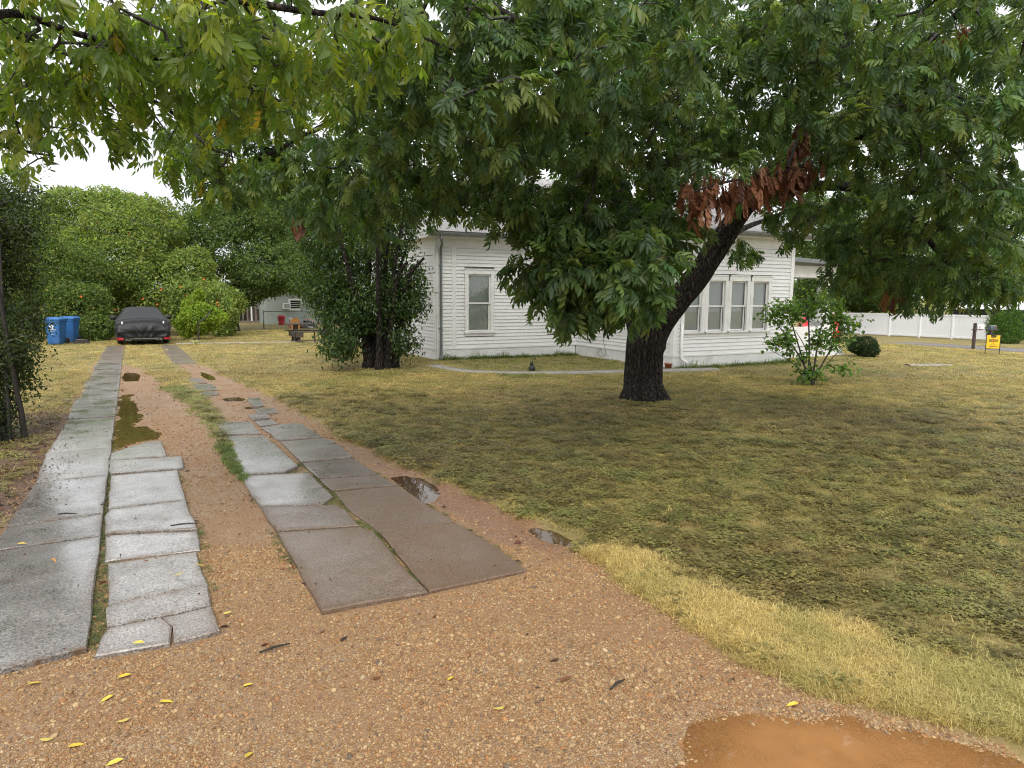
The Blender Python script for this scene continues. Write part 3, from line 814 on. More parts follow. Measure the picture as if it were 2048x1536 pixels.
# porch on the street side
M['porchfloor'] = simple('porch_floor', (0.30, 0.30, 0.30), 0.6, 0.15, 4)
MB().box((16.96, 15.4, -0.1), (20.2, 22.0, 0.36)).build('porch_floor', M['skirt'], house)
pr = MB(); pr.add([(16.92, 15.0, 2.98), (20.65, 15.0, 2.88), (20.65, 22.4, 2.88), (16.92, 22.4, 2.98), (16.92, 15.0, 3.10), (20.65, 15.0, 3.0), (20.65, 22.4, 3.0), (16.92, 22.4, 3.10)],
                  [(3,2,1,0),(4,5,6,7),(0,1,5,4),(1,2,6,5),(2,3,7,6),(3,0,4,7)]); pr.build('porch_roof', M['gutter'], house)
MB().box((16.94, 15.38, 2.50), (20.25, 15.5, 2.86)).build('porch_beam', M['trim'], house)
MB().box((20.12, 15.5, 2.50), (20.25, 22.0, 2.86)).build('porch_beam', M['trim'], house)
for yy_ in (15.62, 21.6):
    p_ = MB(); p_.box((19.62, yy_-0.26, 0.36), (20.14, yy_+0.26, 1.10)); p_.box((19.57, yy_-0.31, 1.10), (20.19, yy_+0.31, 1.18))
    pc_ = p_.build('porch_pier', M['trim'], house)
    q = MB(); q.add([(19.70,yy_-0.18,1.18),(20.06,yy_-0.18,1.18),(20.06,yy_+0.18,1.18),(19.70,yy_+0.18,1.18),(19.76,yy_-0.12,2.5),(20.0,yy_-0.12,2.5),(20.0,yy_+0.12,2.5),(19.76,yy_+0.12,2.5)],
                     [(0,1,5,4),(1,2,6,5),(2,3,7,6),(3,0,4,7),(4,5,6,7)]); q.build('column', M['trim'], pc_)
ck = MB(); ck.add([(20.2,15.4,0),(20.85,15.4,0),(20.5,15.4,0.36),(20.2,15.4,0.36),(20.2,15.7,0),(20.85,15.7,0),(20.5,15.7,0.36),(20.2,15.7,0.36)], [(0,1,2,3),(7,6,5,4),(1,5,6,2),(2,6,7,3),(0,3,7,4),(0,4,5,1)])
MB().box((17.15, 15.385, 0.10), (17.75, 15.398, 0.30)).build('crawl_vent', M['dark'], house)
ck.build('step_cheek', M['trim'], house)
MB().box((16.98, 15.36, 0.36), (19.6, 15.44, 0.96)).build('porch_parapet', M['trim'], house)

# ---------------------------------------------------------------- car under its cover
M['cover'] = simple('black_car_cover', (0.013, 0.0135, 0.016), 0.5, 0.25, 8, 0.25, 14, spec=0.35)
M['blackplast'] = simple('black_plastic', (0.012, 0.012, 0.012), 0.4)
M['tyre'] = simple('tyre_rubber', (0.015, 0.015, 0.015), 0.8)
M['redlens'] = simple('red_lens', (0.40, 0.012, 0.02), 0.2)
M['chrome'] = simple('bright_metal', (0.6, 0.6, 0.6), 0.2, 0.1, 5, metal=1.0)
M['reflector'] = simple('pale_patch', (0.70, 0.78, 0.76), 0.5)
cx, cy = 0.50, 29.75; cz = float(gz(cx, cy))
car = thing('covered_car', (cx, cy+2.3, cz), 'parked car under a black cover at the end of the wheel tracks', 'car')
Lp = [(0.0, 0.80, 0.86), (0.03, 0.95, 0.90), (0.10, 1.00, 0.92), (0.25, 1.03, 0.925), (0.50, 1.06, 0.93), (0.75, 1.13, 0.93), (1.05, 1.25, 0.93), (1.35, 1.335, 0.93), (1.7, 1.37, 0.93), (2.3, 1.37, 0.93), (2.8, 1.30, 0.93), (3.2, 1.12, 0.93), (3.5, 0.98, 0.93), (4.0, 0.92, 0.925), (4.4, 0.86, 0.90), (4.62, 0.76, 0.84), (4.68, 0.55, 0.78)]
Lp = np.array(Lp); tt = np.concatenate([[0, .01, .02, .03, .045, .06, .08], np.arange(0.1, 4.68, 0.09), [4.68]])
hh_ = np.interp(tt, Lp[:, 0], Lp[:, 1]); ww = np.interp(tt, Lp[:, 0], Lp[:, 2])
na = 61
V = []
for k, (t, h_, w_) in enumerate(zip(tt, hh_, ww)):
    cab = float(sstep(0.4, 1.4, np.array(t))*(1-sstep(2.7, 3.5, np.array(t))))
    zb = 0.30+0.03*math.sin(t*2.1)
    for j in range(na):
        s_ = j/(na-1)*2-1                          # -1..1 across, hem to hem
        a = abs(s_)
        # profile: side wall up to the belt, tumblehome to the roof, flat top
        pts = [(0.0, 0.0, h_+0.008), (0.30, w_*0.40, h_), (0.44, w_*(0.80-0.17*cab), h_-0.05), (0.56, w_*(0.97-0.04*cab), min(h_-0.14, 0.93)), (0.75, w_*1.0, 0.68), (1.0, w_*0.985, zb)]
        u = np.interp(a, [p[0] for p in pts], [p[1] for p in pts]); z = np.interp(a, [p[0] for p in pts], [p[2] for p in pts])
        fold = 0.010*math.sin(a*26+t*5)*(a > 0.5) + 0.006*math.sin(t*11+s_*9)
        V.append((cx+math.copysign(u+fold, s_) if s_ else cx, cy+t, cz+z+0.004*math.sin(t*17+s_*21)))
rows = len(tt)
Fc = [(r*na+j, (r+1)*na+j, (r+1)*na+j+1, r*na+j+1) for r in range(rows-1) for j in range(na-1)]
nb = len(V)                                       # rear panel with drapes falling from the trunk edge
nr = 22
for i in range(1, nr+1):
    f = i/nr
    for j in range(na):
        x, y, z = V[j]
        s_ = j/(na-1)*2-1
        zt = z; zb = cz+0.31
        zz_ = zt+(min(zb, zt)-zt)*f
        cxs = cx+(x-cx)*(1-0.0*f)
        drape = 0.045*f*(1-f*0.4)*math.sin(s_*19+4*s_*f)+0.026*math.sin((s_+f*0.35*np.sign(s_))*27+2*math.sin(s_*5))*f
        bul = -0.10*math.sin(min(1, f*1.25)*math.pi*0.75)*(1-abs(s_)**4) + 0.02*(f > 0.62)
        V.append((cxs, y+bul*0.9+drape*(1-abs(s_)**6), zz_))
def ri(i, j): return j if i == 0 else nb+(i-1)*na+j
Fc += [(ri(i, j), ri(i, j+1), ri(i+1, j+1), ri(i+1, j)) for i in range(nr) for j in range(na-1)]
cv = MB(); cv.add(V, Fc, True)
cvo = cv.build('cover', M['cover'], car)
for sx in (-1, 1):
    MB().lathe([(0.0, -0.09), (0.07, -0.07), (0.10, 0), (0.07, 0.07), (0, 0.09)], (cx+sx*0.98, cy+2.95, cz+0.92), 12, 1.6, 0.8).build('mirror_bulge', M['cover'], car)
    rl = MB(); rl.add([(cx+sx*0.88, cy+0.02, cz+0.29), (cx+sx*0.66, cy-0.06, cz+0.23), (cx+sx*0.70, cy-0.06, cz+0.20), (cx+sx*0.86, cy+0.02, cz+0.20),
            (cx+sx*0.90, cy+0.12, cz+0.33), (cx+sx*0.56, cy+0.08, cz+0.31), (cx+sx*0.62, cy+0.1, cz+0.17), (cx+sx*0.88, cy+0.12, cz+0.18), (cx+sx*0.68, cy-0.06, cz+0.28)],
            [(0,8,1,2,3) if sx > 0 else (3,2,1,8,0), (4,5,6,7), (0,3,7,4), (3,2,6,7)])
    rl.build('tail_reflector', M['redlens'], car)
    ex = MB(); ring = [(cx+sx*0.50+0.09*math.copysign(abs(math.cos(a))**0.5, math.cos(a)), cz+0.215+0.035*math.copysign(abs(math.sin(a))**0.5, math.sin(a))) for a in np.linspace(0, 2*math.pi, 20, endpoint=False)]
    ex.add([(p[0], cy-0.09, p[1]) for p in ring]+[(p[0], cy+0.2, p[1]) for p in ring]+[(cx+sx*0.50+(p[0]-cx-sx*0.50)*0.8, cy-0.09, cz+0.215+(p[1]-cz-0.215)*0.7) for p in ring],
           [(i, (i+1) % 20, 20+(i+1) % 20, 20+i) for i in range(20)]+[(i, 40+i, 40+(i+1) % 20, (i+1) % 20) for i in range(20)])
    ex.build('exhaust_tip', M['chrome'], car)
    rp = MB(); rp.lathe([(0.001, -0.02), (0.03, -0.012), (0.036, 0.0)], (0, 0, 0), 12, 0.8, 1.5); rp.v = [(p[0]+cx+sx*0.68, cy-0.12+p[2], cz+0.83+p[1]) for p in rp.v]
    rp.build('cover_window', M['reflector'], cvo)
    for wy in (0.95, 3.75):
        t_ = MB(); t_.lathe([(0.0, -0.11), (0.20, -0.11), (0.30, -0.10), (0.335, -0.07), (0.335, 0.07), (0.30, 0.10), (0.20, 0.11), (0, 0.11)], n=24)
        t_.build('wheel', M['tyre'], car, Matrix.Translation((cx+sx*0.78, cy+wy, cz+0.335)) @ Matrix.Rotation(math.pi/2, 4, 'Y'))
MB().box((cx-0.87, cy+0.02, cz+0.17), (cx+0.87, cy+4.4, cz+0.34)).build('underbody', M['blackplast'], car)
MB().box((cx-0.40, cy-0.05, cz+0.235), (cx+0.40, cy-0.035, cz+0.25)).build('bumper_trim', M['chrome'], car)

# ---------------------------------------------------------------- two blue refuse bins
M['bluebin'] = simple('blue_bin_plastic', (0.02, 0.115, 0.33), 0.5, 0.2, 5, dirt=(0.10, 0.11, 0.12), dirt_amt=.5)
M['whiteprint'] = simple('white_print', (0.78, 0.80, 0.80), 0.6)
def bin_(px, py, rz, label, mark):
    p = G(px, py); x, y, z = p
    t = thing('refuse_bin', p, label, 'bin', 'blue wheeled bins beside the hedge')
    R = Matrix.Translation((x, y, z)) @ Matrix.Rotation(rz, 4, 'Z')
    n = 24
    def ring(wx, wy, zz, k=0.22):
        return [(math.copysign(abs(math.cos(a))**k, math.cos(a))*wx, math.copysign(abs(math.sin(a))**k, math.sin(a))*wy, zz) for a in np.linspace(0, 2*math.pi, n, endpoint=False)]
    def loft(rs):
        V = [q for r_ in rs for q in r_]
        Fq_ = [(k*n+i, k*n+(i+1) % n, (k+1)*n+(i+1) % n, (k+1)*n+i) for k in range(len(rs)-1) for i in range(n)]
        return V, Fq_+[tuple(reversed(range(n))), tuple(range((len(rs)-1)*n, len(rs)*n))]
    MB().add(*loft([ring(.20, .24, .03), ring(.22, .26, .10), ring(.265, .32, .72), ring(.275, .33, .86), ring(.30, .36, .87), ring(.30, .36, .92)])).build('body', M['bluebin'], t, R)
    MB().add(*loft([ring(.315, .375, .925), ring(.315, .375, .96), ring(.27, .33, 1.005), ring(.18, .22, 1.025)])).build('lid', M['bluebin'], t, R)
    MB().tube([(-.24, .40, .93), (-.24, .47, .96), (.24, .47, .96), (.24, .40, .93)], .016, 8).build('handle', M['bluebin'], t, R)
    for sx in (-1, 1):
        MB().lathe([(0, -.03), (.11, -.03), (.125, -.015), (.125, .015), (.11, .03), (0, .03)], n=18).build('wheel', M['tyre'], t, R @ Matrix.Translation((sx*.25, .28, .125)) @ Matrix.Rotation(math.pi/2, 4, 'Y'))
    if mark:
        e = MB()
        yo = lambda zz: -(.24+(.32-.24)*(zz-.03)/.69)-.010
        for k in range(5):
            a = math.pi/2+k*2*math.pi/5; c_ = (.055*math.cos(a), .055*math.sin(a)+.68)
            e.add([(c_[0]+.028*math.cos(b_), yo(c_[1]), c_[1]+.028*math.sin(b_)) for b_ in np.linspace(0, 2*math.pi, 10, endpoint=False)], [tuple(range(10))])
        for z0_, w_, h_ in ((.555, .13, .028), (.51, .10, .012), (.39, .06, .014)):
            k = -w_
            while k < w_:
                q = random.uniform(.012, .026); e.add([(k, yo(z0_), z0_), (k+q, yo(z0_), z0_), (k+q, yo(z0_+h_), z0_+h_), (k, yo(z0_+h_), z0_+h_)], [(0, 1, 2, 3)]); k += q+.008
        e.build('printed_emblem', M['whiteprint'], t, R)
    return t
bin_(114, 689, -0.35, 'blue wheeled bin with white flower emblem, nearer of two bins', True)
bin_(141, 685, -0.30, 'plain blue wheeled bin half hidden behind the emblem bin', False)

# ---------------------------------------------------------------- back yard
M['oldwood'] = simple('dark_weathered_wood', (0.055, 0.042, 0.035), 0.75, 0.3, 6, 0.4, 30, stretch=(1, 6, 6))
M['greywood'] = simple('grey_weathered_wood', (0.20, 0.165, 0.14), 0.85, 0.3, 5, 0.3, 30)
M['galv'] = simple('galvanised_steel', (0.33, 0.35, 0.36), 0.4, 0.15, 8, metal=0.7)
p = G(615, 683); x, y, z = p
tb = thing('picnic_table', p, 'dark weathered wooden picnic table behind the leafy bush', 'table')
for k in range(4):
    MB().box((x-0.85, y-0.34+k*0.19, z+0.70), (x+1.05, y-0.34+k*0.19+0.175, z+0.745)).build('table_plank', M['oldwood'], tb, bevel=0.004)
for s_ in (-1, 1):
    MB().box((x-0.75, y+s_*0.62-0.13, z+0.40), (x+1.0, y+s_*0.62+0.13, z+0.44)).build('bench_plank', M['oldwood'], tb)
for xe in (-0.45, 0.75):
    MB().box((x+xe-0.07, y-0.16, z+0.02), (x+xe+0.07, y+0.16, z+0.70)).build('pedestal', M['oldwood'], tb)
    MB().box((x+xe-0.14, y-0.74, z+0.22), (x+xe+0.14, y+0.74, z+0.40)).build('crossbeam', M['oldwood'], tb)
    for s_ in (-1, 1):
        MB().bar((x+xe, y+s_*0.66, z), (x+xe, y+s_*0.5, z+0.40), 0.09).build('leg', M['oldwood'], tb)
MB().bar((x+0.15, y-0.62, z), (x+0.15, y-0.62, z+0.40), 0.05).build('bench_support', M['oldwood'], tb)

M['greenpaint'] = simple('pale_green_siding', (0.33, 0.38, 0.345), 0.7, 0.08, 2, 0.1, 20, dirt=(0.2, 0.2, 0.18))
M['whitetrim'] = simple('white_window_trim', (0.75, 0.75, 0.73), 0.5, 0.05)
bx, by = G(540, 648)[:2]; bz = float(gz(bx, by))-0.05
gh = thing('green_house', (bx+5, by+3, bz), 'pale green house with window air conditioner behind the picnic table', 'house')
def onplane(px, py): 
    q = onY(px, py, by); return q[0], q[2]
wx0_, wz0_ = onplane(581, 617); wx1_, wz1_ = onplane(601, 601)
lw = MB()
lw.box((bx-0.3, by+0.01, bz-0.2), (wx0_, by+6, bz+3.1)); 
lw = MB(); W0 = bx-0.2; W1 = bx+12
lw.box((W0, by, bz-0.2), (wx0_, by+0.15, bz+3.1)); lw.box((wx1_, by, bz-0.2), (W1, by+0.15, bz+3.1)); lw.box((wx0_, by, bz-0.2), (wx1_, by+0.15, wz0_)); lw.box((wx0_, by, wz1_), (wx1_, by+0.15, bz+3.1))
lw.box((W0, by+0.15, bz-0.2), (W0+0.15, by+8, bz+3.1)); lw.box((W1-0.15, by+0.15, bz-0.2), (W1, by+8, bz+3.1)); lw.box((W0, by+8, bz-0.2), (W1, by+8.15, bz+3.1))
lw.build('wall', M['greenpaint'], gh)
rfm = MB(); rfm.add([(W0-.5, by-.6, bz+3.0), (W1+.5, by-.6, bz+3.0), (W1+.5, by+4, bz+4.7), (W0-.5, by+4, bz+4.7), (W1+.5, by+8.6, bz+3.0), (W0-.5, by+8.6, bz+3.0)], [(0, 1, 2, 3), (3, 2, 4, 5)])
ro = rfm.build('roof', M['shingle'], gh); q_ = ro.modifiers.new('thick', 'SOLIDIFY'); q_.thickness = 0.12
wf = MB(); c_ = 0.13
wf.box((wx0_-c_, by-0.04, wz0_-c_), (wx0_, by+0.02, wz1_+c_)); wf.box((wx1_, by-0.04, wz0_-c_), (wx1_+c_, by+0.02, wz1_+c_)); wf.box((wx0_, by-0.04, wz0_-c_), (wx1_, by+0.02, wz0_)); wf.box((wx0_, by-0.04, wz1_), (wx1_, by+0.02, wz1_+c_))
wo_ = wf.build('window', M['whitetrim'], gh)
for k in range(4):
    zz_ = wz0_+(wz1_-wz0_)*(k+0.5)/4
    MB().box((wx0_, by+0.02, zz_-0.06), (wx1_, by+0.03, zz_+0.055)).build('pane', M['glass'], wo_)
    if k: MB().box((wx0_, by+0.0, wz0_+(wz1_-wz0_)*k/4-0.012), (wx1_, by+0.03, wz0_+(wz1_-wz0_)*k/4+0.012)).build('louvre_bar', M['whitetrim'], wo_)
MB().box((wx0_, by+0.4, wz0_), (wx1_, by+0.42, wz1_)).build('room_back', M['dark'], wo_)
ax0, az0 = onplane(565, 618); ax1, az1 = onplane(579, 606)
ac = MB(); ac.box((ax0, by-0.35, az0), (ax1, by+0.02, az1)); aco = ac.build('air_conditioner', M['whitetrim'], gh, bevel=0.01)
MB().box((ax0+.06, by-0.356, az0+.06), (ax1-.06, by-0.351, az1-.05)).build('grille', M['galv'], aco)

dx0, dy0 = G(478, 646)[:2]; dx1 = G(524, 646)[0]; dz = float(gz(dx0, dy0))
dk = thing('wooden_porch', (dx0, dy0, dz), 'unpainted wooden porch with posts and dark panel left of the green house', 'porch')
W_ = dx1-dx0
for k in range(6):
    xx = dx0+W_*k/5
    MB().box((xx-.05, dy0-.05, dz), (xx+.05, dy0+.05, dz+2.3)).build('post', M['greywood'] if k != 3 else M['whitetrim'], dk)
MB().box((dx0-.2, dy0-.07, dz+1.30), (dx1+.2, dy0-.052, dz+1.42)).build('rail', M['greywood'], dk)
MB().box((dx0-.2, dy0-.08, dz-.05), (dx1+.2, dy0-.052, dz+.14)).build('rim_board', M['greywood'], dk)
MB().box((dx0+.06, dy0-.04, dz+.16), (dx0+W_*.42, dy0-.02, dz+1.10)).build('dark_panel', M['blackplast'], dk)
MB().box((dx0+W_*.62, dy0-.04, dz+.16), (dx0+W_*.98, dy0-.02, dz+1.0)).build('lattice_panel', M['oldwood'], dk)
MB().box((dx0-.3, dy0-.2, dz+2.3), (dx1+.3, dy0+2.5, dz+2.42)).build('porch_roof', M['shingle'], dk)
MB().box((dx0-.2, dy0-.05, dz-.04), (dx1+.2, dy0+2.4, dz+.10)).build('deck', M['greywood'], dk)
MB().box((dx0-.2, dy0+2.4, dz), (dx1+.2, dy0+2.5, dz+2.3)).build('back_wall', M['greywood'], dk)

# chain link fence
f0 = G(528, 658); 
cf = thing('chain_link_fence', f0, 'low galvanised chain link fence in front of the green house', 'fence')
fx, fy, fz = f0; FL = 9.0
for k in range(4):
    xx = fx+k*FL/3; zz_ = float(gz(xx, fy))
    MB().tube([(xx, fy, zz_-.05), (xx, fy, zz_+1.08 if k == 0 else zz_+1.02)], 0.035 if k == 0 else 0.026, 8).build('post', M['galv'], cf)
MB().tube([(fx, fy, fz+1.0), (fx+FL, fy, fz+1.0)], 0.022, 8).build('top_rail', M['galv'], cf)
wm = []
wmf = MB()
k = -1.0
while k < FL:
    for sgn in (1, -1):
        a0_, a1_ = k, k+0.96
        xa_, xb_ = (a0_, a1_) if sgn > 0 else (a1_, a0_)
        za_, zb_ = 0.03, 0.99
        if min(a0_, a1_) >= 0 and max(a0_, a1_) <= FL:
            wmf.add([(fx+xa_-.0025, fy, fz+za_), (fx+xa_+.0025, fy, fz+za_), (fx+xb_+.0025, fy, fz+zb_), (fx+xb_-.0025, fy, fz+zb_)], [(0, 1, 2, 3)])
    k += 0.09
wmf.build('wire_mesh', M['galv'], cf, kind='stuff')

M['redtub'] = simple('red_plastic', (0.42, 0.012, 0.03), 0.4, 0.1)
M['orange'] = simple('faded_orange_board', (0.62, 0.26, 0.06), 0.6, 0.15, 4)
p = G(563, 650)
t_ = thing('red_tub', p, 'red plastic tub standing before the green house', 'tub')
MB().lathe([(0, 0), (.18, 0), (.19, .02), (.235, .52), (.25, .53), (.25, .57), (.23, .57), (.22, .53), (.17, .05), (0, .05)], p, 24).build('body', M['redtub'], t_)
MB().lathe([(.205, .20), (.222, .215), (.212, .24)], p, 24).build('hoop', M['redtub'], t_)
MB().lathe([(.255, .54), (.262, .56), (.255, .60), (.15, .63), (0, .635)], p, 24).build('lid', M['redtub'], t_)
p = at(591, 647, 40.2); p[2] = gz(p[0], p[1])
ob = MB(); pl = [(-.20, 0), (.20, 0), (.24, .08), (.24, .52), (.16, .62), (-.16, .62), (-.24, .52), (-.24, .08)]
ob.add([(q[0], 0, q[1]) for q in pl]+[(q[0], .06, q[1]) for q in pl], [tuple(range(8)), tuple(reversed(range(8, 16)))]+[(i, 8+i, 8+(i+1) % 8, (i+1) % 8) for i in range(8)])
obo = ob.build('orange_board', M['orange'], None, Matrix.Translation(Vector(p)) @ Matrix.Rotation(-0.12, 4, 'X'))
tag(obo, 'faded orange board with clipped corners leaning on the scrap heap', 'board')
scrap = thing('scrap_heap', at(606, 648, 42)*[1, 1, 0]+[0, 0, -0.2], 'heap of grey scrap and timber beside the orange board', 'scrap heap')
mats_ = [simple('scrap_grey', (.22, .24, .27), .6), simple('scrap_timber', (.30, .19, .11), .8), simple('scrap_pale', (.45, .46, .46), .5), M['blackplast'], simple('scrap_orange', (.6, .16, .05), .5)]
for k in range(16):
    pp = at(random.uniform(582, 628), 648, 42+random.uniform(-.5, .8)); pp[2] = gz(pp[0], pp[1])+random.uniform(0, .45)
    sz = [random.uniform(.08, .3) for _ in range(3)]
    R = Matrix.Translation(Vector(pp)) @ Euler((random.uniform(-.6, .6), random.uniform(-.6, .6), random.uniform(0, 3))).to_matrix().to_4x4()
    MB().box((-sz[0]*1.2, -sz[1], -sz[2]*.6), (sz[0]*1.2, sz[1], sz[2]*.6)).build('scrap_piece', mats_[k % 5], scrap, R, bevel=0.02)

# stump
p = G(163, 687)
st = thing('tree_stump', p, 'small cut stump beside the blue bins', 'stump')
V = []; n = 16
for zz_, rr_ in ((-.03, .22), (.05, .17), (.15, .13), (.16, .115)):
    for i in range(n):
        a = 2*math.pi*i/n; r_ = rr_*(1+.18*math.sin(3*a+1)+.08*math.sin(7*a)); V.append((p[0]+r_*math.cos(a)*1.5, p[1]+r_*math.sin(a), p[2]+zz_))
MB().add(V, [(k*n+i, k*n+(i+1) % n, (k+1)*n+(i+1) % n, (k+1)*n+i) for k in range(3) for i in range(n)], True).build('bark', M['greybark'], st)
MB().add(V[-n:], [tuple(range(n))]).build('cut_face', M['greywood'], st, Matrix.Translation((0, 0, .002)))

# ---------------------------------------------------------------- front yard things
M['darkmetal'] = simple('dark_green_metal', (0.014, 0.018, 0.015), 0.4, 0.3, 20)
M['rustred'] = simple('rusty_stalk', (0.10, 0.035, 0.02), 0.6)
p = G(1064, 743); x, y, z = p
gn = thing('garden_ornament', p, 'small dark garden ornament with a curled stalk on the green lawn', 'ornament')
MB().lathe([(0, 0), (.075, .005), (.085, .04), (.088, .09), (.070, .135), (.045, .16), (0, .17)], p, 16).build('body', M['darkmetal'], gn)
MB().lathe([(0, .15), (.042, .165), (.050, .19), (.045, .22), (.02, .24), (0, .245)], (x-.012, y, z), 14).build('head', M['darkmetal'], gn)
for dx_ in (-.035, .015):
    MB().tube([(x+dx_, y, z+.22), (x+dx_*1.3, y, z+.27)], [.012, .002], 6).build('ear', M['darkmetal'], gn)
MB().tube([(x+.0, y, z+.23), (x+.012, y, z+.28), (x+.045, y, z+.315), (x+.085, y, z+.32), (x+.105, y, z+.30)], .009, 6).build('stalk', M['rustred'], gn)
MB().lathe([(0, -.02), (.018, 0), (0, .02)], (x+.10, y, z+.325), 8).build('bud', M['darkmetal'], gn)
M['terra'] = simple('terracotta', (0.33, 0.10, 0.055), 0.7, 0.25, 10)
M['soil'] = simple('dark_soil', (0.03, 0.022, 0.016), 0.95)
def pot(px, py, r, tilt, label):
    q = G(px, py); t = thing('flower_pot', q, label, 'flower pot', 'terracotta pots at the foot of the wall')
    R = Matrix.Translation(Vector(q)) @ Matrix.Rotation(tilt, 4, 'Y')
    MB().lathe([(0, 0), (r*.68, 0), (r*.92, r*1.1), (r*1.08, r*1.1), (r*1.1, r*1.45), (r*.95, r*1.45), (r*.85, r*1.2)], n=20).build('body', M['terra'], t, R)
    MB().lathe([(0, r*1.25), (r*.88, r*1.22)], n=20).build('soil', M['soil'], t, R)
pot(1336, 737, .10, .05, 'upright terracotta pot at the wall, nearer the big trunk')
pot(1348, 736, .075, .7, 'small tipped terracotta pot at the wall, farther from the big trunk')
q = G(1330, 733)
el = MB(); el.tube([(XI+0.22, YF-.07, 1.2), (XI+0.22, YF-.07, .34), (XI+0.24, YF-.10, .24), (XI+0.31, YF-.25, .15)], .04, 10)
el.build('downspout', M['trim'], house)

# street side
M['post'] = simple('creosote_post', (0.06, 0.042, 0.038), 0.85, 0.3, 6, 0.3, 30)
M['whitebox'] = simple('white_mailbox_paint', (0.72, 0.73, 0.75), 0.45, 0.06)
M['greybox'] = simple('grey_mailbox_paint', (0.06, 0.085, 0.09), 0.35, 0.1)
M['redpaint'] = simple('red_paint', (0.45, 0.02, 0.03), 0.4)
def mailbox(base, hpost, mat, label, shape_dir, back):
    x, y, z = base; t = thing('mailbox', base, label, 'mailbox', 'mailboxes along the street')
    MB().box((x-.055, y-.055, z-.1), (x+.055, y+.055, z+hpost)).build('post', M['post'], t, bevel=.006)
    n = 12; prof = [(-.085, 0), (.085, 0), (.085, .12)]+[(.085*math.cos(a), .12+.085*math.sin(a)) for a in np.linspace(0, math.pi, n)[1:-1]]+[(-.085, .12)]
    m_ = len(prof)
    bz_ = z+back
    V = [(x+shape_dir[0]*.12-.02, y+q_[0], bz_+q_[1]) for q_ in prof]+[(x+shape_dir[0]*.12+.48, y+q_[0], bz_+q_[1]) for q_ in prof]
    MB().add(V, [tuple(range(m_)), tuple(reversed(range(m_, 2*m_)))]+[(i, m_+i, m_+(i+1) % m_, (i+1) % m_) for i in range(m_)]).build('box', mat, t)
    MB().box((x-.15, y-.06, bz_-.045), (x+.52, y+.06, bz_-.002)).build('bracket', M['post'], t)
    MB().box((x+.20, y-.098, bz_+.02), (x+.24, y-.088, bz_+.15)).build('flag', M['redpaint'], t)
    return t
mb_ = G(1946, 699)
t = mailbox(mb_, 1.20, M['whitebox'], 'white mailbox on a dark wooden post by the street', (1, 0), .92)
MB().box((mb_[0]+.06, mb_[1]-.03, mb_[2]+.60), (mb_[0]+.10, mb_[1]+.03, mb_[2]+.88)).build('reflector', M['redpaint'], t)
mb2 = np.array([33.9, 17.2, float(gz(33.9, 17.2))])
q = at(1978, 700, 33.0); q[2] = gz(q[0], q[1])
mailbox(q, .95, M['greybox'], 'dark grey mailbox behind the yellow yard sign', (-1.2, 0), .93)

M['yellow'] = simple('yellow_sign', (0.80, 0.52, 0.02), 0.5, 0.04)
M['ink'] = simple('black_print', (0.02, 0.018, 0.015), 0.6)
M['redink'] = simple('red_print', (0.45, 0.04, 0.02), 0.6)
sg = G(1984, 709); 
sgn_ = thing('yard_sign', sg, 'yellow yard sign on black metal legs near the street', 'sign')
va = math.atan2(sg[0], sg[1])
R = Matrix.Translation(Vector(sg)) @ Matrix.Rotation(-va+0.18, 4, 'Z')
MB().box((-.215, -.006, .235), (.215, .006, .755)).build('panel', M['yellow'], sgn_, R)
for sx in (-1, 1):
    MB().box((sx*.23-.012, -.012, -.05), (sx*.23+.012, .012, .79)).build('leg', M['ink'], sgn_, R)
MB().box((-.22, -.012, .215), (.22, .012, .234)).build('crossbar', M['ink'], sgn_, R)
MB().box((-.22, -.012, .757), (.22, .012, .785)).build('crossbar', M['ink'], sgn_, R)
pr_ = MB(); rd = MB()
pr_.box((-.09, -.0085, .69), (.09, -.0065, .75)); pr_.box((-.075, -.0085, .655), (.075, -.0065, .68))
rd.box((-.012, -.0085, .42), (.012, -.0065, .62)); rd.box((-.03, -.0085, .59), (.03, -.0070, .615))
for row, (z0_, z1_, xs) in enumerate([(.56, .59, .14), (.525, .552, .14), (.49, .517, .13)]):
    for sx in (-1, 1):
        k = .025
        while k < xs:
            w_ = random.uniform(.014, .024); a_, b_ = sorted((sx*k, sx*(k+w_))); pr_.box((a_, -.0085, z0_), (b_, -.0065, z1_)); k += w_+.007
for z0_, h_, xs in ((.365, .022, .10), (.305, .030, .135)):
    k = -xs
    while k < xs:
        w_ = random.uniform(.010, .024); pr_.box((k, -.0085, z0_), (k+w_, -.0065, z0_+h_)); k += w_+random.choice((.006, .006, .022))
pr_.build('lettering', M['ink'], sgn_, R); rd.build('emblem', M['redink'], sgn_, R)

# white board fence across the street
M['fencewhite'] = simple('white_fence_paint', (0.76, 0.77, 0.80), 0.55, 0.05, 2, dirt=(.5, .5, .5), dirt_amt=.3)
fr = onY  # noqa
FX = 53.0
def onX(px, py, Xp):
    d = ray(px, py); return CAM+d*(Xp/d[0])
y_r = onX(1972, 680, FX)[1]; y_l = onX(1690, 668, FX)[1]
fzb = float(gz(FX, y_r))
wfen = thing('white_fence', (FX, y_r, fzb), 'long white board fence on the far side of the street', 'fence')
bmesh_ = MB().box((-.012, 0, 0), (.012, .138, 1.72)).mesh('board', M['fencewhite'])
yy_ = y_r; k = 0
while yy_ < y_l+2.5:
    link('board', bmesh_, wfen, Matrix.Translation((FX+random.uniform(-.006, .006), yy_, float(gz(FX, yy_))+.06+random.uniform(-.008, .008)))); yy_ += .147; k += 1
yy_ = y_r-.08
pm = MB().box((-.075, -.05, 0), (-.013, .05, 1.86)).mesh('post', M['fencewhite'])
while yy_ < y_l+2.6:
    link('post', pm, wfen, Matrix.Translation((FX, yy_, float(gz(FX, yy_))-.05))); yy_ += 2.44
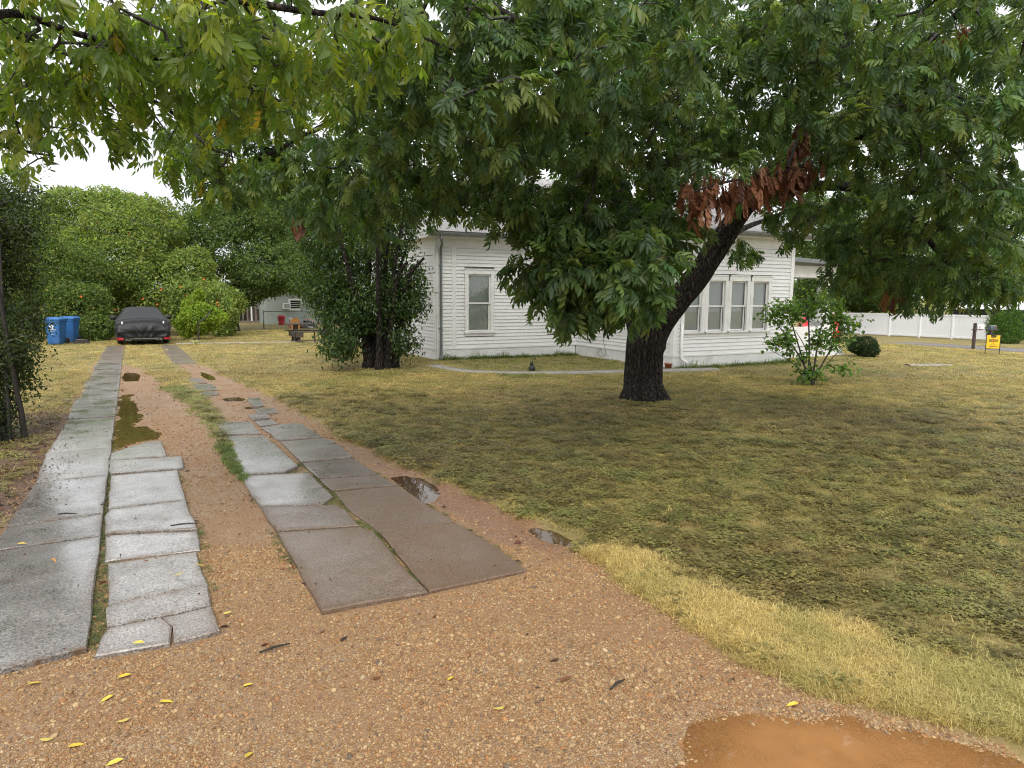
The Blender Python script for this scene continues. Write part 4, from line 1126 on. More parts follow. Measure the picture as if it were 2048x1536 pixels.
zf0, zf1 = float(gz(FX, y_r)), float(gz(FX, y_l+2.5))
for zz_, h_ in ((1.66, .13), (.10, .12)):
    MB().add([(FX-.04, y_r, zf0+zz_), (FX-.04, y_l+2.5, zf1+zz_), (FX-.04, y_l+2.5, zf1+zz_+h_), (FX-.04, y_r, zf0+zz_+h_), (FX-.013, y_r, zf0+zz_), (FX-.013, y_l+2.5, zf1+zz_), (FX-.013, y_l+2.5, zf1+zz_+h_), (FX-.013, y_r, zf0+zz_+h_)],
             [(0,3,2,1),(4,5,6,7),(0,1,5,4),(1,2,6,5),(2,3,7,6),(3,0,4,7)]).build('rail', M['fencewhite'], wfen)
sh_ = thing('white_shed', (58, y_r+3, fzb), 'low white metal roofed shed showing above the white fence', 'shed')
MB().box((57, y_r-.5, fzb-.1), (62, y_r+5, fzb+2.05)).build('wall', M['blackplast'], sh_)
MB().add([(56.5, y_r-1, fzb+2.15), (56.5, y_r+5.4, fzb+2.15), (59.5, y_r+5.4, fzb+2.75), (59.5, y_r-1, fzb+2.75), (62.5, y_r+5.4, fzb+2.1), (62.5, y_r-1, fzb+2.1)], [(0, 3, 2, 1), (3, 5, 4, 2)]).build('roof', M['fencewhite'], sh_)
wh2 = thing('white_wall', (54.5, 22, fzb), 'white wall behind the round green bush at the right edge', 'wall')
MB().box((54.4, 16, fzb-.2), (54.6, y_r-2.6, fzb+1.9)).build('panel', M['fencewhite'], wh2)
cf2 = thing('wire_fence', (51.5, y_r-1.5, fzb), 'dark wire fence in front of the round bush by the street', 'fence')
for k in range(6):
    MB().tube([(51, y_r-1.2-k*2.2, fzb-.05), (51, y_r-1.2-k*2.2, fzb+.95)], .03, 6).build('post', M['galv'], cf2)
MB().tube([(51, y_r-1.2, fzb+.93), (51, y_r-12.2, fzb+.93)], .022, 6).build('top_rail', M['galv'], cf2)
wq = MB()
for k in range(90):
    for sgn in (0, 1):
        ya, yb = y_r-1.2-k*.12, y_r-1.2-k*.12-.9
        if sgn: ya, yb = yb, ya
        wq.add([(51, ya-.003, fzb+.02), (51, ya+.003, fzb+.02), (51, yb+.003, fzb+.92), (51, yb-.003, fzb+.92)], [(0, 1, 2, 3)])
wq.build('wire_mesh', M['galv'], cf2, kind='stuff')

# red car seen through the porch
M['redcar'] = simple('red_car_paint', (0.55, 0.008, 0.018), 0.25, 0.05)
M['carglass'] = simple('dark_car_glass', (0.015, 0.018, 0.02), 0.05)
rc0 = at(1634, 690, 37); rx, ry = rc0[0], rc0[1]; rzz = float(gz(rx, ry))
rcar = thing('red_car', (rx, ry, rzz), 'bright red car parked beyond the porch columns', 'car')
Rc = Matrix.Translation((rx, ry, rzz)) @ Matrix.Rotation(math.radians(43), 4, 'Z')
side = [(-2.2, .30), (-2.25, .62), (-2.1, .86), (-1.35, .95), (-.75, 1.36), (.55, 1.40), (1.25, .98), (2.05, .86), (2.25, .62), (2.2, .30)]
def extr(prof, w0, w1=None):
    n = len(prof); w1 = w1 or w0
    V = [(q_[0], -w0 if q_[1] < 1 else -w1, q_[1]) for q_ in prof]+[(q_[0], w0 if q_[1] < 1 else w1, q_[1]) for q_ in prof]
    return V, [tuple(range(n)), tuple(reversed(range(n, 2*n)))]+[(i, n+i, n+(i+1) % n, (i+1) % n) for i in range(n)]
MB().add(*extr(side, .88, .70)).build('body', M['redcar'], rcar, Rc, bevel=.05)
for sy in (-1, 1):
    MB().add([(-1.15, sy*.83, 1.0), (-.70, sy*.735, 1.30), (.50, sy*.735, 1.33), (1.05, sy*.84, 1.0)], [(0, 1, 2, 3) if sy > 0 else (3, 2, 1, 0)]).build('side_window', M['carglass'], rcar, Rc)
for k, sx in enumerate((-1, 1)):
    xb = 1.10 if sx > 0 else -1.22; xt = .62 if sx > 0 else -.80
    MB().add([(xb+.06*sx, -.72, 1.03), (xb+.06*sx, .72, 1.03), (xt+.05*sx, .64, 1.34), (xt+.05*sx, -.64, 1.34)], [(0, 1, 2, 3) if sx > 0 else (3, 2, 1, 0)]).build('windscreen', M['carglass'], rcar, Rc)
    for sy in (-1, 1):
        tw = MB(); tw.lathe([(0, -.1), (.22, -.1), (.32, -.08), (.325, .08), (.22, .1), (0, .1)], n=20)
        tw.build('wheel', M['tyre'], rcar, Rc @ Matrix.Translation((sx*1.38, sy*.80, .325)) @ Matrix.Rotation(math.pi/2, 4, 'X'))

# overhead wires
for k, (a, b_, lab) in enumerate([((-40, 345, 24), (640, 520, 52), 'upper overhead wire crossing the left tree tops'), ((-40, 395, 24.5), (640, 540, 52.5), 'lower overhead wire crossing the left tree tops')]):
    A = at(*a); B = at(*b_); pts = []
    for i in range(25):
        t = i/24; q_ = A+(B-A)*t; q_[2] -= 1.0*4*t*(1-t)*.5; pts.append(q_)
    o = MB().tube(pts, .016, 5).build('overhead_wire', M['blackplast'])
    tag(o, lab, 'wire', 'overhead wires')

# ---------------------------------------------------------------- leaves
def leaflet(L, W, fold=0.25, curl=0.15, n=2):
    """one blade along +x: folded along the midrib, tip curling down"""
    if n == 1:
        xs = [(0.45, 1.0)]
    else:
        xs = [(0.28, 0.92), (0.62, 0.85)]
    V = [(0, 0, 0)]; 
    for t, w_ in xs:
        z = -curl*L*t*t
        V += [(t*L, W/2*w_, z+fold*W/2), (t*L, -W/2*w_, z+fold*W/2)]
    V.append((L, 0, -curl*L))
    k = len(V)-1
    if n == 1: Fc = [(0, k, 1), (0, 2, k)]
    else: Fc = [(0, k, 1), (1, k, 3), (0, 2, k), (2, 4, k)]
    return np.array(V, float), np.array(Fc)
def rotz(a): c, s = math.cos(a), math.sin(a); return np.array([[c, -s, 0], [s, c, 0], [0, 0, 1.]])
def roty(a): c, s = math.cos(a), math.sin(a); return np.array([[c, 0, s], [0, 1, 0], [-s, 0, c.real]])
def rotx(a): c, s = math.cos(a), math.sin(a); return np.array([[1, 0, 0], [0, c, -s], [0, s, c]])
def compound(L=0.30, pairs=4, ll=0.115, lw=0.036, ang=55, droop=0.35, sag=0.5, closed=False, r=None):
    """a pinnate leaf: bent stalk with paired blades and an end blade"""
    r = r or random.Random(1)
    Vs = []; Fs = []; n = 0
    def rp(t): return np.array([L*t, 0, -sag*L*0.5*t*t])
    for k in range(pairs+1):
        t = 0.30+0.70*k/pairs
        for s in ((1, -1) if k < pairs else (0,)):
            sc_ = (0.78+0.3*math.sin(math.pi*min(1, (k+0.6)/(pairs+0.6))))*r.uniform(0.88, 1.1)
            V, Fc = leaflet(ll*sc_, lw*sc_*r.uniform(.85, 1.1), r.uniform(.1, .4), r.uniform(.1, .3))
            a = s*math.radians(ang*r.uniform(.8, 1.15)*(1-.25*k/pairs))
            R = rotz(a) @ roty(droop*r.uniform(.5, 1.5)+(sag*.8*t if s == 0 else sag*.4*t)) @ rotx(r.uniform(-.35, .35))
            V = V @ R.T + rp(t)
            Vs.append(V); Fs.append(Fc+n); n += len(V)
    # stalk
    st_ = []
    for t in (0, .5, 1.0):
        q = rp(t); st_ += [q+[0, .0016, 0], q-[0, .0016, 0]]
    Vs.append(np.array(st_)); Fs.append(np.array([(0, 1, 2), (1, 3, 2), (2, 3, 4), (3, 5, 4)])+n)
    return np.concatenate(Vs), np.concatenate(Fs)
def instance_np(protos, pos, Rm, scl, which, tint):
    """copies prototype blades into one mesh; Rm (n,3,3) columns are the leaf axes"""
    Vs = []; Fs = []; Ts = []; n = 0
    for k, (PV, PF) in enumerate(protos):
        s = np.nonzero(which == k)[0]
        if not len(s): continue
        V = np.einsum('nij,vj->nvi', Rm[s], PV)*scl[s][:, None, None] + pos[s][:, None, :]
        m = len(PV)
        Fs.append((PF[None]+(np.arange(len(s))*m)[:, None, None]+n).reshape(-1, 3))
        Ts.append(np.repeat(tint[s], m, axis=0)); Vs.append(V.reshape(-1, 3)); n += len(s)*m
    return np.concatenate(Vs), np.concatenate(Fs), np.concatenate(Ts)
def frames(D, upv, roll):
    D = D/(np.linalg.norm(D, axis=1)[:, None]+1e-9)
    Yv = np.cross(upv, D); Yv /= np.linalg.norm(Yv, axis=1)[:, None]+1e-9
    Zv = np.cross(D, Yv)
    c = np.cos(roll)[:, None]; s = np.sin(roll)[:, None]
    return np.stack([D, Yv*c+Zv*s, Zv*c-Yv*s], -1)
def jitter_tint(cols, w_, n, r, var=0.25):
    c = np.array(cols, float)[r.choice(len(cols), n, p=np.array(w_)/sum(w_))]
    return np.clip(c*(1+var*(r.random((n, 1))*2-1))*(1+0.10*(r.random((n, 3))*2-1)), 0, 1)

# ---------------------------------------------------------------- branching trees
class Skel:
    def __init__(s): s.P = []; s.par = []; s.rad = []; s.chains = []
    def limb(s, pts, start=None, step=0.12):
        """pts: (x,y,z,r); joined to the nearest node when start is None and nodes exist"""
        A = np.array(pts, float); n = max(3, int(np.linalg.norm(np.diff(A[:, :3], axis=0), axis=1).sum()/step))
        Q = resamp(A, n)
        wob = np.random.default_rng(len(s.P)).normal(0, 1, (n, 3)); 
        for _ in range(3): wob = (wob+np.roll(wob, 1, 0)+np.roll(wob, -1, 0))/3
        env = np.minimum(np.arange(n)/4, 1)[:, None]
        Q[:, :3] += wob*Q[:, 3:4]*0.30*env
        if s.P:
            d = np.linalg.norm(np.array(s.P)-Q[0, :3], axis=1); last = int(d.argmin())
        else: last = -1
        ch = [last] if last >= 0 else []
        for q in Q:
            s.P.append(q[:3]); s.par.append(last); s.rad.append(max(q[3], .006)); last = len(s.P)-1; ch.append(last)
        s.chains.append((ch, 'limb'))
    def grow(s, A, r, sagk=0.10, maxd=3.0, step=0.22, wob=0.10):
        A = np.asarray(A, float)
        base = np.array(s.P)
        d = np.array([np.linalg.norm(base-a, axis=1).min() for a in A])
        order = np.argsort(d)
        cap = len(s.P)+len(A)*24
        buf = np.zeros((cap, 3)); buf[:len(s.P)] = base; nP = len(s.P)
        tips = []
        for i in order:
            a = A[i]
            dd = np.linalg.norm(buf[:nP]-a, axis=1)
            j = int(dd.argmin()); L = dd[j]
            if L > maxd or L < 0.05: continue
            p = buf[j]; n = max(2, int(L/step))
            n = min(n, 20)
            ts = np.arange(1, n+1)/n
            off = np.array([0, 0, 1.])*sagk*L + r.normal(0, wob*L, 3)
            Q = p + (a-p)*ts[:, None] + (4*ts*(1-ts))[:, None]*off
            ch = [j]
            for q in Q:
                buf[nP] = q; s.P.append(q); s.par.append(ch[-1]); s.rad.append(0); ch.append(nP); nP += 1
            s.chains.append((ch, 'twig')); tips.append(len(s.chains)-1)
        # pipe model
        n = len(s.P); cnt = np.zeros(n)
        for k in tips: cnt[s.chains[k][0][-1]] += 1
        for i in range(n-1, -1, -1):
            if s.par[i] >= 0: cnt[s.par[i]] += cnt[i]
        for i in range(n):
            if s.rad[i] == 0: s.rad[i] = 0.0038*max(cnt[i], 1)**0.48
        return tips
    def wood(s, kinds, sides, ends=True):
        Vs = []; Fs = []; n = 0
        P = np.array(s.P); R = np.array(s.rad)
        for ch, k in s.chains:
            if k not in kinds: continue
            r_ = R[ch].copy()
            if k == 'twig': r_[0] = min(r_[0], r_[1]*1.25); r_[-1] *= .6
            else:
                r_[0] = min(r_[0], r_[1]*1.1)
            V, Fq_, _ = tube_np(P[ch], r_, sides)
            Vs.append(V); Fs.append(Fq_+n); n += len(V)
        return np.concatenate(Vs), np.concatenate(Fs)
    def leaf_sites(s, tips, r, per, reach=0.7):
        """positions and twig directions of leaves on the outer stretch of every twig"""
        P = np.array(s.P); pos = []; dr = []
        for k in tips:
            ch = s.chains[k][0]; Q = P[ch]
            seg = np.linalg.norm(np.diff(Q, axis=0), axis=1); L = seg.sum(); cum = np.concatenate([[0], np.cumsum(seg)])
            lo = max(0, L-reach)
            m = max(2, int(per*min(1.3, (L-lo)/reach+.25)))
            for u in lo+(L-lo)*np.sqrt(r.random(m)):
                i = min(np.searchsorted(cum, u)-1, len(seg)-1); i = max(i, 0)
                f = (u-cum[i])/(seg[i]+1e-9)
                pos.append(Q[i]+(Q[i+1]-Q[i])*f); dr.append((Q[i+1]-Q[i])/(seg[i]+1e-9))
        return np.array(pos), np.array(dr)
def in_ellipsoids(blobs, r):
    out_ = []
    for (c, rad, n) in blobs:
        v = r.normal(size=(n, 3)); v /= np.linalg.norm(v, axis=1)[:, None]
        out_.append(np.array(c)+v*(r.random((n, 1))**(1/2.6))*np.array(rad))
    return np.concatenate(out_)

def env_reject(A, table, r, soft=25):
    """keeps twig ends above the lower outline that the crown has (table: sight-line x -> lowest y)"""
    x, y, d = proj(A)
    t = np.array(table, float)
    e = np.interp(x, t[:, 0], t[:, 1])
    return A[(y < e+r.normal(0, soft, len(A))) | (d < 0.5)]

def leafy(tree, sk, tips, protos, near, mat, cols, wts, r, per, reach, size, droop, single=300, bulkname='foliage', hold=None, var=.25, fuzz=0.0, big=None):
    pos, dr = sk.leaf_sites(tips, r, per, reach)
    if fuzz: pos = pos + r.normal(0, fuzz, pos.shape); pos[:, 2] = np.maximum(pos[:, 2], .05)
    if hold is not None:
        k = hold(pos, r); pos, dr = pos[k], dr[k]
    n = len(pos)
    rv = r.normal(size=(n, 3)); rv -= dr*(rv*dr).sum(1)[:, None]; rv /= np.linalg.norm(rv, axis=1)[:, None]+1e-9
    D = dr*.55 + rv*.8 + np.array([0, 0, -1.])*(droop*(.5+r.random((n, 1))))
    upv = np.tile([0, 0, 1.], (n, 1)) + r.normal(0, .25, (n, 3))
    Rm = frames(D, upv, r.normal(0, .45, n))
    scl = size*(.72+.5*r.random(n))
    if big is not None: scl = scl*big(pos)
    which = r.integers(0, len(protos), n)
    tint = jitter_tint(cols, wts, n, r, var)
    x, y, d = proj(pos + Rm[:, :, 0]*scl[:, None]*.15)
    vis = (x > 0) & (x < 2048) & (y > 0) & (y < 1536) & (d > .6)
    key = np.where(vis, scl/np.maximum(d, .1), -1)
    top = np.argsort(-key)[:single]
    mask = np.ones(n, bool); mask[top] = False
    V, Fc, T = instance_np(protos, pos[mask], Rm[mask], scl[mask], which[mask], tint[mask])
    link(bulkname, mesh_np(bulkname, V, Fc, mat, T), tree, kind='stuff')
    if single:
        # the leaves that show largest are single objects sharing a few meshes
        pal = jitter_tint(cols, wts, 10, r, var*.7)
        shared = {}
        for i in top:
            kk = (int(which[i]), int(np.abs(pal-tint[i]).sum(1).argmin()))
            if kk not in shared:
                PV, PF = near[kk[0]]
                shared[kk] = mesh_np('leaf', PV, PF, mat, np.tile(pal[kk[1]], (len(PV), 1)))
            Mx = np.eye(4); Mx[:3, :3] = Rm[i]*scl[i]; Mx[:3, 3] = pos[i]
            link('leaf', shared[kk], tree, Matrix(Mx.tolist()))
    return n

def trunk_mesh(name, tree, pts, mat, sides=40, step=.05, flare=None, ridge=.035, nr=9):
    A = np.array(pts, float); n = int(np.linalg.norm(np.diff(A[:, :3], axis=0), axis=1).sum()/step)
    Q = resamp(A, max(n, 6)); m = len(Q)
    V, Fq_, _ = tube_np(Q[:, :3], Q[:, 3], sides)
    V = V.reshape(m, sides, 3)
    c = Q[:, None, :3]
    a = np.arange(sides)*2*math.pi/sides
    hgt = Q[:, 2][:, None]
    ph = fbm(a[None]*1.2+0*hgt, hgt*1.3+a[None]*0, 5)*6
    k = 1 + ridge*np.sin(a[None]*nr+ph) + ridge*1.2*(fbm(np.cos(a)[None]*4+7+0*hgt, np.sin(a)[None]*4+hgt*3.5, 8)-.5)*2
    base = np.exp(-np.maximum(hgt-Q[0, 2]-.1, 0)/.17)
    k = k + base*(.14+.30*np.maximum(0, np.sin(a[None]*5+.7+.8*np.sin(a[None]*2))))
    V = c+(V-c)*k[..., None]
    o = link(name, mesh_np(name, V.reshape(-1, 3), Fq_, mat, smooth=True), tree)
    return o

def P4(lst): return [(*at(a, b_, d), r_) for a, b_, d, r_ in lst]
rP = random.Random(5)
pecan_protos = [compound(.22, r_n, .096, .036, 55, .40, .55, r=rP) for r_n in (4, 5, 4, 3, 5)]
pecan_near = pecan_protos

# ---- the big tree on the lawn
r1 = np.random.default_rng(11)
tb0 = G(1287, 799)
pecan = thing('pecan_tree', tb0, 'big dark trunked tree forking low on the lawn before the white house', 'tree')
trunkpts = [(tb0[0], tb0[1], -.12, .43), (tb0[0], tb0[1], .03, .375)] + P4([(1286, 770, 13.45, .345), (1287, 730, 13.45, .335), (1291, 690, 13.4, .345), (1297, 655, 13.4, .36), (1310, 628, 13.35, .33)])
trunk_mesh('trunk', pecan, trunkpts, M['bark'], 96, .03, ridge=.05, nr=17)
sk = Skel()
sk.limb(trunkpts)
limbA = P4([(1292, 700, 13.4, .22), (1308, 655, 13.4, .29), (1345, 612, 13.3, .245), (1395, 552, 13.2, .22), (1445, 478, 13.0, .195), (1495, 405, 12.6, .17), (1560, 335, 12, .16), (1640, 285, 11.3, .12), (1760, 262, 10.5, .085), (1880, 250, 9.8, .06), (2060, 170, 9, .04)])
limbB = P4([(1290, 700, 13.4, .24), (1288, 660, 13.4, .28), (1268, 590, 13.4, .25), (1254, 500, 13.2, .21), (1245, 400, 13.0, .185), (1205, 318, 12.6, .155), (1150, 235, 12, .12), (1050, 200, 10.5, .10), (900, 205, 9, .08), (820, 240, 8.6, .055), (690, 335, 8.4, .03)])
limbC = P4([(1262, 520, 13.5, .17), (1312, 425, 13.9, .155), (1368, 285, 14.3, .145), (1397, 150, 14.7, .135), (1425, 0, 15.1, .12), (1440, -260, 15.6, .09)])
for nm, lb in (('limb', limbA), ('limb', limbB), ('limb', limbC)):
    sk.limb(lb)
    trunk_mesh(nm, pecan, lb, M['bark'], 48, .05, ridge=.06, nr=11)
sk.limb(P4([(1262, 545, 13.3, .12), (1240, 515, 12, .10), (1222, 470, 10.8, .075), (1210, 450, 9.8, .05), (1195, 480, 8.9, .028)]))
sk.limb(P4([(1495, 405, 12.6, .11), (1620, 375, 11.9, .09), (1780, 378, 11, .075), (1900, 388, 10, .055), (2060, 425, 9.5, .035)]))
sk.limb(P4([(1560, 335, 12, .11), (1650, 190, 11.5, .09), (1700, 60, 11, .075), (1730, -120, 10.5, .05)]))
sk.limb(P4([(1205, 318, 12.6, .11), (1150, 150, 11, .09), (1040, 50, 9, .075), (900, -10, 7, .055), (770, -40, 5.6, .035)]))
sk.limb(P4([(1050, 200, 10.5, .07), (900, 150, 9.4, .06), (750, 205, 8.9, .045), (620, 265, 9, .032), (470, 345, 9.5, .018)]))
sk.limb(P4([(1640, 285, 11.3, .07), (1760, 170, 9.5, .055), (1880, 60, 8, .04), (2000, -60, 7, .03)]))
sk.limb(P4([(1780, 378, 11, .055), (1850, 470, 10.2, .04), (1920, 560, 10, .025)]))
sk.limb(P4([(1430, 500, 13.1, .08), (1480, 460, 14.5, .06), (1560, 430, 16, .04)]))
sk.limb(P4([(1245, 400, 13, .11), (1100, 330, 15, .09), (900, 260, 17, .06)]))
def E(px, py, d, rx, ry, rz_, n): return (at(px, py, d), (rx, ry, rz_), n)
att = in_ellipsoids([
    E(1230, 530, 8.9, 1.25, 1.1, .72, 100), E(1170, 570, 8.6, .9, .9, .5, 40), E(1290, 590, 9.8, .5, .5, .3, 26), E(1950, 60, 12, 2.4, 2.2, 1.1, 60), E(1700, 40, 13, 2.4, 2.2, 1.0, 50), E(1150, 20, 11, 2.2, 2, 1.0, 50), E(1330, 470, 9.6, .9, .9, .6, 34), E(1130, 470, 8.6, .8, .8, .6, 30),
    E(950, 200, 6.8, 1.6, 1.4, .75, 74), E(1150, 160, 7.4, 1.7, 1.5, .8, 84), E(1350, 250, 8.8, 1.6, 1.5, .9, 80), E(700, 370, 8.6, 1.4, 1.3, .6, 56),
    E(850, 320, 7.8, 1.3, 1.2, .7, 60), E(1000, 400, 9.0, 1.1, 1.1, .5, 44), E(1200, 330, 9.5, 1.5, 1.4, .8, 66), E(780, 440, 9.5, 1.0, .9, .5, 34),
    E(1600, 150, 9.2, 2.0, 1.8, 1.1, 96), E(1800, 120, 7.8, 1.9, 1.6, .9, 86), E(1960, 260, 8.2, 1.6, 1.6, .9, 76), E(1760, 390, 9.6, 1.7, 1.6, .8, 80),
    E(1950, 480, 9.6, 1.4, 1.4, .65, 62), E(1700, 520, 10.8, 1.2, 1.2, .5, 42), E(1870, 570, 10.6, 1.3, 1.3, .42, 48), E(1500, 330, 12.0, 1.7, 1.8, .9, 60), E(1480, 530, 13.8, .8, .8, .5, 16),
    E(1300, 90, 14.5, 3.2, 2.6, 1.5, 90), E(900, 140, 14, 3.2, 2.8, 1.6, 90), E(1620, 240, 16.5, 3, 2.8, 1.6, 80), E(1050, 300, 17, 2.8, 2.6, 1.2, 70), E(1900, 200, 14, 2.6, 2.6, 1.6, 60), E(1850, 440, 14.5, 2.2, 2, 1.0, 44),
    E(600, 260, 9.2, 1.7, 1.6, .9, 66), E(480, 330, 9.8, 1.3, 1.3, .6, 40), E(760, 70, 6.2, 1.3, 1.2, .6, 46), E(1480, 60, 8, 1.6, 1.5, .7, 60), E(1200, 40, 6.4, 1.4, 1.2, .6, 50),
    ((8.5, 10.5, 9.5), (6.5, 6.5, 3.2), 110), ((6, 7, 6.8), (4.5, 4, 1.2), 40), ((11, 8, 7.0), (4, 4, 1.4), 40)], r1)
att = att[att[:, 2] > 1.55]
att = env_reject(att, [(-400, 250), (200, 250), (330, 330), (400, 420), (450, 430), (600, 450), (700, 440), (830, 445), (860, 420), (950, 440), (1010, 455), (1050, 560), (1090, 640), (1230, 640), (1310, 600), (1345, 520), (1380, 470), (1440, 450), (1470, 540), (1520, 540), (1570, 480), (1640, 540), (1720, 590), (1800, 620), (1900, 620), (2048, 590), (2400, 590)], r1)
dd_ = proj(att)[2]
att = att[(dd_ > 4.6)]
tips = sk.grow(att, r1, .10, 4.5)
V, Fq_ = sk.wood(('limb',), 9)
nl_ = sum(len(c[0]) for c in sk.chains if c[1] == 'limb')
skl = Skel(); skl.P = sk.P; skl.par = sk.par; skl.rad = sk.rad; skl.chains = [c for c in sk.chains if c[1] == 'limb'][4:]
V, Fq_ = skl.wood(('limb',), 10)
link('branch', mesh_np('branch', V, Fq_, M['bark'], smooth=True), pecan)
V, Fq_ = sk.wood(('twig',), 5)
link('twigs', mesh_np('twigs', V, Fq_, M['twig'], smooth=True), pecan, kind='stuff')
PECAN = [(0.088, 0.146, 0.046), (0.118, 0.178, 0.05), (0.064, 0.116, 0.046), (0.17, 0.215, 0.055)]
def thin(pos, r):                                  # the outline keeps clear of the open sky gap on the left and the view to the house
    x, y, d = proj(pos)
    e = np.interp(x, [0, 200, 330, 450, 600, 830, 860, 950, 1020, 1050, 1100, 1300, 1350, 1400, 1530, 1580, 1650, 1720, 1900, 2048], [300, 300, 420, 450, 480, 480, 440, 470, 490, 620, 660, 650, 560, 500, 590, 520, 580, 620, 650, 630])
    dead_view = ((x > 1365) & (x < 1625) & (y > 330) & (y < 500) & (d < 9.2)) | ((x > 1555) & (x < 1630) & (y > 235) & (y < 345) & (d < 9.8))
    return ((y < e) & ~dead_view) | (d < .6)
nleaf = leafy(pecan, sk, tips, pecan_protos, pecan_near, M['leaf'], PECAN, [4, 3, 3, 1], r1, 18, 1.0, 1.0, .40, 300, hold=thin, fuzz=.035, big=lambda P: np.where((lambda q: (q[0] > 1030) & (q[0] < 1450) & (q[1] > 400) & (q[2] < 10.5))(proj(P)), 1.35, 1.0))
print('pecan leaves', nleaf)

# dead brown sprays hanging in it
dead_protos = [compound(.26, 4, .125, .042, 15, .25, .35, r=rP) for _ in range(3)]
DEAD = [(0.19, 0.07, 0.035), (0.26, 0.11, 0.055), (0.12, 0.045, 0.025)]
dead_mesh = []
for k, (PV, PF) in enumerate(dead_protos):
    for c_ in DEAD:
        dead_mesh.append(mesh_np('leaf', PV, PF, M['deadleaf'], np.tile(c_, (len(PV), 1))))
def dead_spray(pts, n, r, spread, hang=.9):
    skd = Skel(); A = np.array(pts, float); skd.limb(A)
    V, Fq_ = skd.wood(('limb',), 6)
    br = link('dead_branch', mesh_np('dead_branch', V, Fq_, M['twig'], smooth=True), pecan, label='dead branch with hanging brown leaves')
    Q = np.array(skd.P)
    for i in range(n):
        p_ = Q[r.integers(0, len(Q))]+r.normal(0, spread, 3)
        D = np.array([[*(r.normal(0, .22, 2)), -hang]])
        Rm = frames(D, r.normal(0, 1, (1, 3)), r.normal(0, 1, 1))[0]*r.uniform(.7, 1.05)
        Mx = np.eye(4); Mx[:3, :3] = Rm; Mx[:3, 3] = p_
        link('leaf', dead_mesh[r.integers(0, len(dead_mesh))], br, Matrix(Mx.tolist()))
rd_ = np.random.default_rng(3)
dead_spray(P4([(1625, 325, 9.6, .03), (1560, 345, 8.9, .025), (1500, 355, 8.6, .02), (1430, 370, 8.5, .015), (1385, 385, 8.4, .01)]), 210, rd_, .10)
dead_spray(P4([(1608, 245, 9.4, .015), (1595, 280, 9.3, .02), (1575, 335, 9.0, .02)]), 45, rd_, .05)
dead_spray(P4([(598, 420, 9.4, .01), (595, 440, 9.4, .008)]), 9, rd_, .05)
dead_spray(P4([(1790, 565, 10.3, .01), (1788, 590, 10.3, .008)]), 9, rd_, .06)
dead_spray(P4([(1912, 45, 7.6, .01), (1910, 65, 7.6, .008)]), 4, rd_, .04)
dead_spray(P4([(1040, 445, 9, .01), (1036, 460, 9, .008)]), 5, rd_, .05)
dead_spray(P4([(905, 275, 7.9, .01), (903, 290, 7.9, .008)]), 3, rd_, .05)

M['overleaf'] = leafmat('overhead_leaf', 0.55, 0.4, tcol=(1.9, 2.0, 0.7))
# ---- the tree whose boughs hang in from the left
r2 = np.random.default_rng(23)
ov0 = (-3.3, 2.9, 0.0)
over = thing('overhanging_tree', ov0, 'yellow green tree reaching in over the driveway from the left', 'tree')
tp = [(-3.3, 2.9, -.15, .30), (-3.3, 2.92, .05, .25), (-3.28, 2.95, .8, .215), (-3.2, 3.0, 1.8, .20), (-3.1, 3.05, 2.8, .18), (-2.9, 3.1, 3.7, .15), (-2.6, 3.2, 4.8, .12), (-2.4, 3.4, 6.5, .08)]
trunk_mesh('trunk', over, tp, M['bark'], 32)
s2 = Skel(); s2.limb(tp)
s2.limb([(-3.1, 3.05, 2.8, .11), *P4([(-250, 140, 3.6, .06), (0, 30, 3.9, .024), (160, 70, 4.3, .02), (300, 115, 4.6, .018), (430, 98, 4.7, .02), (560, 110, 5.2, .012)])])
s2.limb([(-2.9, 3.1, 3.6, .10), *P4([(-100, -120, 3.6, .06), (200, -60, 3.8, .04), (420, -10, 3.9, .026), (600, 20, 4.0, .018), (760, 40, 4.2, .012), (880, 90, 4.4, .008)])])
s2.limb([(-3.1, 3.05, 2.9, .09), *P4([(-200, 240, 4.2, .04), (-60, 270, 4.7, .026), (40, 300, 5.2, .014), (110, 312, 5.6, .006)])])
s2.limb([(-3.1, 3.05, 3.1, .09), *P4([(-150, 160, 4.6, .045), (100, 170, 5.4, .03), (300, 200, 6, .02), (420, 290, 6.6, .012)])])
att = in_ellipsoids([E(90, 90, 4.3, .75, .7, .36, 44), E(280, 50, 4.3, .75, .7, .34, 48), E(240, 190, 4.9, .8, .8, .36, 40), E(180, 40, 5.4, .8, .8, .34, 30), E(380, 30, 5.6, .8, .8, .3, 24), E(440, 150, 4.9, .75, .7, .34, 36), E(500, 40, 4.1, .6, .6, .22, 30),
    E(660, 100, 4.5, .6, .55, .22, 34), E(780, 60, 4.4, .5, .4, .16, 20), E(60, 250, 5.3, .6, .6, .3, 14), E(390, 270, 6.3, .7, .7, .35, 32), E(300, 320, 6.2, .5, .5, .2, 5), E(430, 350, 6.4, .45, .45, .32, 24), E(560, 200, 5.4, .6, .6, .3, 30), E(130, 330, 5.7, .5, .5, .12, 8), E(20, 170, 4.6, .5, .5, .4, 26),
    E(400, -80, 4.4, 1.4, 1.2, .4, 12), ((-2.6, 3.2, 6.2), (1.2, 1.2, .8), 16)], r2)
att = env_reject(att, [(-500, 420), (0, 385), (60, 370), (120, 300), (200, 280), (300, 300), (350, 390), (400, 420), (470, 420), (520, 330), (600, 280), (700, 190), (850, 130), (900, 110), (2048, 60)], r2, 12)
att = att[proj(att)[2] > 3.3]
tips = s2.grow(att, r2, .06, 3.0, .15)
s2l = Skel(); s2l.P, s2l.par, s2l.rad = s2.P, s2.par, s2.rad; s2l.chains = [c for c in s2.chains if c[1] == 'limb'][1:]
